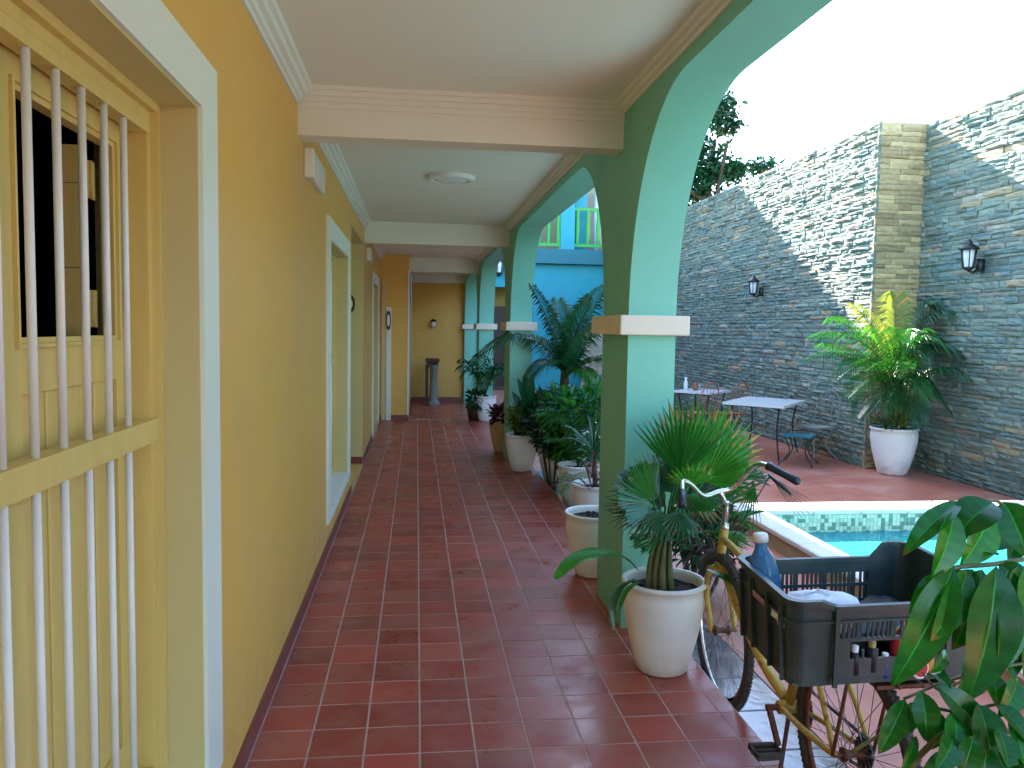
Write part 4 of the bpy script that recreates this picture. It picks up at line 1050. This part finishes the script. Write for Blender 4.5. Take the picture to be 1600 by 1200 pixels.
b.tube([ht + Vector((0, 0, -.005)), ht + (stt - ht) * .95, stt], .0125, 12); b.tube([ht + Vector((0, 0, -.01)), ht + Vector((0, 0, .025))], .019, 12); b.tube([stt + Vector((0, 0, -.012)), stt.lerp(bc, .5), bc], [.014, .012, .013], 10)
b.tube([stt, stt + Vector((0, 0, .012))], .016, 10)
b.build('stem', 'chrome', bk_)
hbp = [(1066, 790, 2.98), (1066, 768, 3.05), (1067, 752, 3.12), (1079, 756, 3.17), (1094, 771, 3.23), (1105, 774, 3.27), (1122, 768, 3.30), (1142, 764, 3.30), (1155, 752, 3.28), (1170, 735, 3.24), (1184, 726, 3.18), (1201, 728, 3.08), (1246, 752, 2.94)]
HB = [at(*q) for q in hbp]
hbar = MB().tube(smoothpts(HB, 4), .0105, 12).build('handlebar', 'chrome', bk_)
MB().tube([HB[0] - (HB[1] - HB[0]) * .08, HB[0], HB[0].lerp(HB[1], .5), HB[1]], [.012, .017, .015, .017], 12).build('grip', 'grip', hbar)
MB().tube([HB[12] + (HB[12] - HB[11]) * .05, HB[12], HB[11].lerp(HB[12], .6), HB[11].lerp(HB[12], .1), HB[11]], [.013, .018, .0155, .0165, .02], 12).build('grip', 'grip', hbar)
MB().tube([at(1203, 742, 3.1), at(1212, 752, 3.05), at(1236, 772, 2.98)], [.009, .007, .006], 8).build('brake_lever', 'grip', bk_)
for a_, c_ in (((1066, 765, 3.09), (1090, 800, 3.35)), ((1204, 742, 3.1), (1170, 800, 3.4))):
    p0, p2 = at(*a_), Vector((hb.x, hb.y + .03, .5)); MB().tube(bez(p0, at(*c_), p2, 12), .0025, 5).build('brake_cable', 'black', bk_)
# cranks, pedals, chain
cl = BBk + Vector((-.07, 0, 0)); pl = Vector((1.262, 2.575, .07)); pr_ = BBk + Vector((.07, 0, 0)); prr = BBk * 2 - pl
b = MB(); b.bar(BBk + Vector((-.075, 0, 0)), Vector((1.272, 2.58, .085)), .016, .018); b.tube([BBk + Vector((-.085, 0, 0)), BBk + Vector((.085, 0, 0))], .012, 10); b.bar(BBk + Vector((.075, 0, 0)), prr + Vector((-.01, 0, 0)), .016, .018)
b.build('crank', 'rust', bk_)
def pedal(c):
    b = MB(); b.tube([c + Vector((-.055, 0, 0)), c + Vector((.055, 0, 0))], .009, 8)
    for y in (-.035, .035): b.bevbox(c.x - .05, c.x + .045, c.y + y - .009, c.y + y + .009, c.z - .012, c.z + .012, .003)
    for x in (-.05, .042): b.box(c.x + x, c.x + x + .007, c.y - .035, c.y + .035, c.z - .010, c.z + .010)
    b.build('pedal', 'rubber', bk_)
pedal(pl + Vector((-.035, 0, 0))); pedal(prr + Vector((.045, 0, 0)))
def disc(c, r, w_, n, teeth=True):
    P = []; 
    for s_ in (-1, 1):
        for i in range(n * 2):
            a = math.pi * i / n; rr = r * (1 + (.06 if i % 2 and teeth else 0)); P.append(c + Vector((s_ * w_ / 2, rr * math.cos(a), rr * math.sin(a))))
    N2 = n * 2
    return MB().add(P, [tuple(range(N2)), tuple(range(2 * N2 - 1, N2 - 1, -1))] + [(i, i + N2, (i + 1) % N2 + N2, (i + 1) % N2) for i in range(N2)])
disc(BBk + Vector((.045, 0, 0)), .085, .004, 36).build('chainring', 'rust', bk_)
for k, r_ in enumerate((.05, .042, .034)): disc(HR + Vector((.035 + .007 * k, 0, 0)), r_, .003, 16).build('sprocket', 'black', bk_)
b = MB(); 
for s_ in (1, -1): b.tube([BBk + Vector((.045, 0, s_ * .088)), HR + Vector((.045, 0, s_ * .045 - (.0 if s_ > 0 else .01)))], .006, 5)
b.tube(smoothpts([HR + Vector((.05, 0, -.04)), HR + Vector((.055, .03, -.09)), HR + Vector((.055, .05, -.14))], 3), .010, 6)
b.build('chain', 'rubber', bk_)
# rear rack and stays
CR0 = Vector((.965, 1.915)); ang = R(2.5); CL, CW, CH, CZ = .58, .43, .245, .605
cu = Vector((math.cos(ang), math.sin(ang), 0)); cv = Vector((-math.sin(ang) + .11, math.cos(ang), 0)).normalized()
def cp(u, v, z): return Vector((CR0.x, CR0.y, 0)) + cu * u + cv * v + Vector((0, 0, CZ + z))
b = MB()
for x in (-.07, 0, .07): b.tube([(1.356 + x, 1.93, CZ - .012), (1.356 + x, 2.52, CZ - .012)], .006, 6)
for y in (1.94, 2.1, 2.3, 2.5): b.tube([(1.28, y, CZ - .012), (1.43, y, CZ - .012)], .006, 6)
for s_ in (-1, 1): b.tube([HR + axv * s_ * .068, Vector((1.356 - s_ * -.07 * 1, 2.16, CZ - .012)) if False else Vector((1.356 + s_ * .07 * (1 if axv.x > 0 else -1), 2.16, CZ - .012))], .006, 6)
b.build('rack', 'rust', bk_)
MB().box(1.24, 1.47, 1.96, 2.0, CZ - .030, CZ - .019).build('rack_plank', 'rust', bk_)
MB().tube([BBk + Vector((-.03, -.06, -.01)), (1.27, 2.56, -.02), (1.25, 2.53, DZ + .004)], .008, 8).build('kickstand', 'rust', bk_)

# crate: solid rounded corners with raised rim, slotted long sides
ct = thing('plastic_crate', cp(CL / 2, CW / 2, 0), 'dark grey slotted plastic crate sitting on the rear rack of the bicycle', 'crate')
def perim():
    r_ = .045; out = []
    for (cx, cy, a0) in ((CL - r_, r_, -90), (CL - r_, CW - r_, 0), (r_, CW - r_, 90), (r_, r_, 180)):
        for k in range(7):
            a = R(a0 + 15 * k); out.append((cx + r_ * math.cos(a), cy + r_ * math.sin(a)))
    return out
def rimh(u, v):     # rim height: raised corners
    e = min(max((abs(u - CL / 2) - (CL / 2 - .13)) / .05, 0), 1); e = e * e * (3 - 2 * e)
    far = 1.5 if (u > CL * .5 and v > CW * .5) else .55
    return CH - .03 + .03 * e * far
def densify(P):
    out = []
    for i in range(len(P)):
        a, b2 = P[i], P[(i + 1) % len(P)]; L_ = math.dist(a, b2); n = max(1, int(L_ / .02))
        for k in range(n): out.append((a[0] + (b2[0] - a[0]) * k / n, a[1] + (b2[1] - a[1]) * k / n))
    return out
PP = densify(perim())
def shr(u, v, t): # taper inwards by t
    cx, cy = CL / 2, CW / 2
    return cx + (u - cx) * (1 - t / (CL / 2)), cy + (v - cy) * (1 - t / (CW / 2))
def band(z0f, z1f, th_, sel, mname, nm, out=0.):
    b = MB(); n = len(PP)
    for i in range(n):
        j = (i + 1) % n; (u0, v0), (u1, v1) = PP[i], PP[j]
        if not sel((u0 + u1) / 2, (v0 + v1) / 2): continue
        V = []
        for (u, v) in ((u0, v0), (u1, v1)):
            for zf in (z0f, z1f):
                z = zf(u, v)
                for t_ in (-out, th_):
                    uu, vv = shr(u, v, t_ + (CH - z) * .06); V.append(cp(uu, vv, z))
        # 0:a z0 out,1:a z0 in,2:a z1 out,3:a z1 in,4..7
        b.add(V, [(0, 4, 6, 2), (1, 3, 7, 5), (2, 6, 7, 3), (0, 1, 5, 4), (0, 2, 3, 1), (4, 5, 7, 6)])
    return b.build(nm, mname, ct)
corner = lambda u, v: (u < .125 or u > CL - .125)
long_ = lambda u, v: not corner(u, v)
for su in (0, 1):
    for sv in (0, 1):
        q = lambda u, v: corner(u, v) and (u > CL / 2) == bool(su) and (v > CW / 2) == bool(sv)
        band(lambda u, v: 0, rimh, .006, q, 'crate', 'corner_panel')
for sv in (0, 1):
    q = lambda u, v: long_(u, v) and (v > CW / 2) == bool(sv)
    band(lambda u, v: CH - .075, rimh, .005, q, 'crate', 'upper_band'); band(lambda u, v: 0, lambda u, v: .03, .006, q, 'crate', 'lower_band')
band(lambda u, v: rimh(u, v) - .012, lambda u, v: rimh(u, v) + .003, .010, lambda u, v: True, 'crate', 'rim', .007)
band(lambda u, v: CH - .072, lambda u, v: CH - .066, .003, lambda u, v: True, 'crate', 'rib', .007)
# base
MB().add([cp(.02, .02, 0), cp(CL - .02, .02, 0), cp(CL - .02, CW - .02, 0), cp(.02, CW - .02, 0), cp(.02, .02, .008), cp(CL - .02, .02, .008), cp(CL - .02, CW - .02, .008), cp(.02, CW - .02, .008)], [(3, 2, 1, 0), (4, 5, 6, 7), (0, 1, 5, 4), (1, 2, 6, 5), (2, 3, 7, 6), (3, 0, 4, 7)]).build('base', 'crate', ct)
# slats on the long sides: five slots, post, repeated, in rows
for side, rows in ((CW, ((.03, .075), (.09, .125), (.14, .172))), (0, ((.125, .165),))):
    b = MB()
    u = .125; k = 0
    tz = .03 if side else .12
    vv = side + (-.012 if side else .012)
    while u < CL - .125:
        wide = k % 6 == 5
        ww = .014 if wide else .0065
        b.bar(cp(u, vv, tz), cp(u, vv + (.005 if side else -.005), CH - .07), ww, .006); u += (.026 if wide else .0145); k += 1
    for z in ((.082, .132) if side else (.122,)): b.bar(cp(.12, vv, z), cp(CL - .12, vv, z), .006, .010)
    b.build('slats', 'crate', ct)
# near side lower panel: solid left and low, with an open window in the middle
b = MB(); vv = .013
b.bar(cp(.125, vv, .045), cp(CL - .125, vv, .045), .005, .05)
b.bar(cp(.15, vv, .06), cp(.15, vv, .125), .05, .005)
for u in [.16 + .0135 * i for i in range(0, 26)]:
    if random.random() < .55: b.bar(cp(u, vv, .06), cp(u, vv, .085 + random.random() * .02), .006, .005)
b.build('front_panel', 'crate', ct)
for u in (.0, .125, CL - .125, CL):
    pass
for u in (.128, CL - .128):
    MB().bar(cp(u, -.004, 0.002), cp(u, -.006, CH - .03), .012, .008).build('rib', 'crate', ct); MB().bar(cp(u, CW + .004, 0.002), cp(u, CW + .006, CH - .03), .012, .008).build('rib', 'crate', ct)
for v in (.06, .15, .28, .37): MB().bar(cp(.008, v, .002), cp(-.006, v, CH - .035), .008, .012).build('rib', 'crate', ct)
b = MB()
b.add([cp(-.0075, .17, .165), cp(-.0075, .26, .165), cp(-.0075, .26, .182), cp(-.0075, .17, .182)], [(0, 1, 2, 3)]); b.build('handle_slot', 'chrome', ct)
# contents
bo = cp(.075, CW - .10, .02)
bt = thing('water_bottle', bo, 'blue plastic bottle with white cap in the far left corner of the crate', 'bottle')
lean = Matrix.Translation(bo) @ Matrix.Rotation(R(-7), 4, 'Y') @ Matrix.Scale(1.16, 4)
def lv(mb): mb.v = [tuple(lean @ Vector(v)) for v in mb.v]; return mb
lv(MB().lathe([(0, 0), (.036, .002), (.042, .012), (.042, .06), (.040, .065), (.042, .07), (.042, .15), (.038, .175), (.028, .205), (.016, .228), (.0145, .245), (.0, .245)], 0, 0, 0, 20)).build('bottle_body', 'bottle', bt)
lv(MB().lathe([(.0, .246), (.019, .246), (.019, .262), (.017, .266), (0, .267)], 0, 0, 0, 16)).build('cap', 'white', bt)
lv(MB().lathe([(0, .004), (.039, .006), (.040, .11), (0, .11)], 0, 0, 0, 16)).build('liquid', 'bluewater', bt)
# white bag bulging over the near rim, dark bag at the bottom
def lump(c, ru, rv, rz, seed, nu=18, nv=10, amp=.22):
    rnd = random.Random(seed); ph_ = [rnd.uniform(0, 6.28) for _ in range(6)]; P = []; 
    for j in range(nv + 1):
        for i in range(nu):
            a = 2 * math.pi * i / nu; e = -math.pi / 2 + math.pi * j / nv
            k = 1 + amp * (math.sin(3 * a + ph_[0]) * .4 + math.sin(5 * a + 3 * e + ph_[1]) * .3 + math.sin(7 * e + 2 * a + ph_[2]) * .3 + math.sin(11 * a - 5 * e + ph_[3]) * .18)
            P.append(c + cu * ru * k * math.cos(e) * math.cos(a) + cv * rv * k * math.cos(e) * math.sin(a) + Vector((0, 0, rz * k * math.sin(e))))
    return MB().add(P, [(j * nu + i, j * nu + (i + 1) % nu, (j + 1) * nu + (i + 1) % nu, (j + 1) * nu + i) for j in range(nv) for i in range(nu)], smooth=True)
tag(lump(cp(.12, .10, .165), .135, .085, .055, 3).build('plastic_bag', 'cloth', off=cp(.15, .11, .1)), 'crumpled white plastic bag at the near left end of the crate', 'bag')
tag(lump(cp(.42, .23, .07), .17, .15, .055, 5, 24, 12, .2).build('dark_bag', 'darkcloth', off=cp(.42, .23, .07)), 'dark cloth bag lying in the bottom of the crate', 'bag')
tag(lump(cp(.20, .20, .07), .13, .12, .055, 9, 24, 12, .2).build('dark_jacket', 'darkcloth', off=cp(.2, .2, .07)), 'dark crumpled jacket under the white bag in the crate', 'jacket')
tag(lump(cp(.375, .05, .10), .05, .035, .05, 11, 18, 10, .12).build('straw_ball', 'straw', off=cp(.375, .05, .1)), 'straw yellow bundle seen through the front of the crate', 'bundle')
for i, (u, z, r_, h_, mm, nm, lb, ct_) in enumerate(((.195, .075, .014, .05, 'darkcloth', 'small_bottle', 'small dark bottle with white cap, leftmost behind the crate front', 'bottle'),
        (.245, .08, .014, .055, 'darkcloth', 'small_bottle', 'small dark bottle with cream cap, in the middle of the crate front', 'bottle'),
        (.285, .06, .012, .04, 'bluepl', 'small_bottle', 'small blue bottle standing behind the crate front', 'bottle'))):
    c = cp(u, .022, z - .05); t = thing(nm, c, lb, ct_)
    MB().lathe([(0, 0), (r_, 0), (r_, h_), (r_ * .6, h_ + .01), (0, h_ + .01)], c.x, c.y, c.z, 12).build('body', mm, t)
    MB().lathe([(r_ * .7, h_ + .01), (r_ * .72, h_ + .026), (0, h_ + .027)], c.x, c.y, c.z, 10).build('cap', ('white', 'straw', 'white')[i], t)
tag(lump(cp(.335, .035, .085), .028, .02, .045, 21, 14, 8, .2).build('red_cloth', 'red', off=cp(.335, .035, .085)), 'dull red rag between the bottles and the straw bundle', 'cloth')
tag(lump(cp(.41, .012, .055), .016, .006, .035, 22, 12, 8, .1).build('orange_ribbon', 'orange', off=cp(.41, .012, .055)), 'orange ribbon hanging on the crate front', 'ribbon')
t = thing('reflector', cp(.37, -.008, .04), 'red reflector with white rim on the crate front', 'reflector')
def disc2(c, r, th_, mm, nm):
    P = [];n = 20
    for s_ in (0, 1):
        for i in range(n):
            a = 2 * math.pi * i / n; P.append(c - cv * th_ * s_ + cu * r * .8 * math.cos(a) + Vector((0, 0, r * math.sin(a))))
    MB().add(P, [tuple(range(n)), tuple(range(2 * n - 1, n - 1, -1))] + [(i, i + n, (i + 1) % n + n, (i + 1) % n) for i in range(n)]).build(nm, mm, t)
disc2(cp(.37, -.006, .045), .030, .006, 'white', 'rim'); disc2(cp(.37, -.012, .045), .023, .004, 'red', 'lens')

# ------------------------------------------------------------------ foreground shrub with large drooping leaves
fg = thing('broadleaf_shrub', (1.5, 1.35, DZ), 'broad leaved green shrub with drooping glossy leaves in the near right corner', 'shrub')
def br(pts, r_): MB().tube(smoothpts([at(*q) for q in pts], 4), r_, 7).build('branch', 'stem', fg)
root = Vector((1.62, 1.25, DZ))
b = MB()
for e_ in (at(1640, 900, 1.5), at(1660, 1080, 1.45), at(1680, 1180, 1.4), at(1650, 800, 1.6)): b.tube(smoothpts([root, root.lerp(e_, .5) + Vector((.06, -.05, 0)), e_], 5), .010, 8)
b.build('stem', 'bark', fg)
br([(1650, 800, 1.6), (1605, 858, 1.55), (1580, 815, 1.55), (1562, 785, 1.52), (1540, 783, 1.5)], .0035)
br([(1640, 870, 1.5), (1600, 874, 1.5), (1550, 882, 1.47), (1500, 886, 1.45), (1478, 892, 1.45)], .005)
br([(1640, 1030, 1.45), (1590, 1038, 1.45), (1540, 1048, 1.43), (1480, 1064, 1.42), (1445, 1078, 1.42), (1412, 1092, 1.42)], .003)
br([(1660, 1090, 1.4), (1560, 1100, 1.4), (1500, 1112, 1.4), (1440, 1105, 1.4), (1405, 1130, 1.4), (1330, 1175, 1.42)], .0035)
br([(1680, 1180, 1.4), (1600, 1150, 1.38), (1530, 1135, 1.38), (1470, 1150, 1.38), (1420, 1200, 1.38)], .006)
br([(1680, 1190, 1.4), (1560, 1185, 1.36), (1500, 1198, 1.36)], .004)
br([(1500, 1065, 1.42), (1470, 1080, 1.42), (1448, 1060, 1.42), (1442, 1050, 1.42)], .002)
LV = [ # base px, tip px, width px, Y, normal, bow, tint, yellow
 (1500, 785, 1410, 870, 34, 1.50, (-.3, -.6, .8), .10, 1.1), (1490, 800, 1456, 902, 52, 1.47, (.2, -1, .2), .06, 1.5), (1552, 786, 1492, 842, 60, 1.49, (-.1, -.5, 1), .12, .8),
 (1547, 800, 1500, 884, 58, 1.51, (.1, -1, .1), .06, 1.7), (1568, 784, 1606, 872, 62, 1.53, (-.3, -1, .3), .08, .9), (1610, 790, 1640, 870, 60, 1.55, (0, -1, .3), .08, 1.0),
 (1528, 876, 1560, 868, 26, 1.5, (0, -.6, .8), .1, .8), (1560, 880, 1600, 922, 40, 1.48, (.1, -1, .4), .1, 1.0), (1490, 884, 1394, 1072, 62, 1.44, (-.25, -1, .25), .07, 1.0),
 (1512, 890, 1454, 1002, 46, 1.46, (-.2, -1, .2), .08, 1.4), (1556, 884, 1512, 1095, 88, 1.42, (0, -1, .25), .06, .85), (1520, 1000, 1494, 1096, 44, 1.47, (.3, -1, .1), .03, .9),
 (1590, 885, 1572, 1008, 66, 1.46, (.15, -1, .2), .05, 1.6), (1600, 880, 1640, 990, 60, 1.44, (.1, -1, .3), .05, 1.1), (1590, 1000, 1548, 1036, 28, 1.5, (0, -1, .3), .05, 1.6),
 (1478, 1018, 1453, 1052, 20, 1.46, (0, -1, .4), .08, 1.3), (1450, 1052, 1486, 1076, 26, 1.42, (0, -.9, .6), .1, .9), (1462, 1070, 1548, 1160, 44, 1.40, (-.2, -.8, .7), .08, .7),
 (1440, 1080, 1446, 1158, 40, 1.40, (-.2, -.8, .7), .12, .8), (1414, 1093, 1372, 1178, 36, 1.41, (-.3, -1, .3), .08, .9), (1492, 1114, 1488, 1194, 50, 1.38, (0, -1, .3), .06, 1.1),
 (1528, 1100, 1548, 1188, 54, 1.37, (0, -.8, .6), .08, .7), (1556, 1100, 1606, 1164, 36, 1.38, (.3, -.8, .6), .1, .9), (1576, 1120, 1602, 1200, 36, 1.36, (.2, -1, .4), .05, 1.2),
 (1484, 1186, 1440, 1206, 30, 1.36, (0, -.8, .7), .08, .8), (1600, 1178, 1545, 1200, 36, 1.35, (0, -.7, .8), .12, .7), (1505, 1200, 1480, 1260, 40, 1.35, (0, -1, .3), .05, 1), (1580, 1190, 1590, 1260, 50, 1.35, (0, -1, .3), .05, 1),
 (1500, 795, 1470, 860, 44, 1.55, (.1, -1, .3), .06, 1.0), (1575, 800, 1560, 860, 40, 1.58, (.1, -1, .3), .06, .8), (1520, 890, 1480, 980, 54, 1.5, (-.1, -1, .3), .08, .8), (1600, 890, 1610, 980, 60, 1.42, (.1, -1, .3), .06, 1.4), (1575, 1000, 1580, 1060, 36, 1.5, (.1, -1, .3), .06, .9), (1560, 1140, 1575, 1200, 44, 1.33, (.1, -1, .3), .06, .8), (1520, 1150, 1500, 1215, 40, 1.33, (-.1, -1, .4), .06, 1.0),
 (1500, 888, 1432, 1005, 46, 1.50, (-.1, -1, .3), .07, .8), (1535, 890, 1488, 1015, 58, 1.48, (-.1, -1, .2), .06, .9), (1578, 888, 1562, 1052, 62, 1.45, (.1, -1, .25), .06, 1.2),
 (1602, 925, 1588, 1040, 46, 1.5, (.2, -1, .3), .06, .8), (1470, 900, 1420, 960, 34, 1.5, (-.2, -.8, .6), .1, 1.3), (1520, 1105, 1520, 1170, 44, 1.42, (.1, -1, .4), .08, .8), (1590, 1060, 1560, 1120, 40, 1.42, (.1, -1, .4), .08, 1.1),
 (1545, 1050, 1560, 1108, 36, 1.44, (0, -1, .4), .08, 1.3), (1465, 1110, 1452, 1172, 36, 1.42, (-.1, -1, .4), .08, .9), (1600, 1150, 1580, 1215, 44, 1.34, (0, -.9, .5), .08, .9), (1490, 1150, 1462, 1205, 40, 1.35, (-.1, -.9, .5), .08, 1.0), (1540, 1165, 1532, 1230, 46, 1.34, (0, -.9, .4), .06, .75), (1430, 1098, 1405, 1150, 28, 1.43, (-.1, -1, .4), .08, 1.2), (1590, 800, 1575, 880, 48, 1.6, (.1, -1, .3), .06, .8),
 (1432, 1150, 1408, 1204, 18, 1.39, (0, -1, .3), .05, 1.2), (1600, 1110, 1650, 1180, 40, 1.4, (0, -1, .5), .05, 1), (1620, 960, 1600, 1060, 50, 1.5, (0, -1, .3), .05, 1)]
for (bx, by, tx, ty, wpx, Y_, nn, bow, tn) in LV:
    mb = MB(); a_, e_ = at(bx, by, Y_), at(tx, ty, Y_ - .05 + random.uniform(-.02, .03))
    yv = (tn * (1.5 if tn > 1.25 else 1), tn, tn * (.7 if tn > 1.25 else 1.2))
    blade(mb, a_, e_, wpx * Y_ / FPX * 1.15, nn, bow, .30, 12, yv, .85, tuple(q * 2.2 for q in yv), wave=.35 * random.random())
    mb.build('leaf', 'leafglossy', fg)
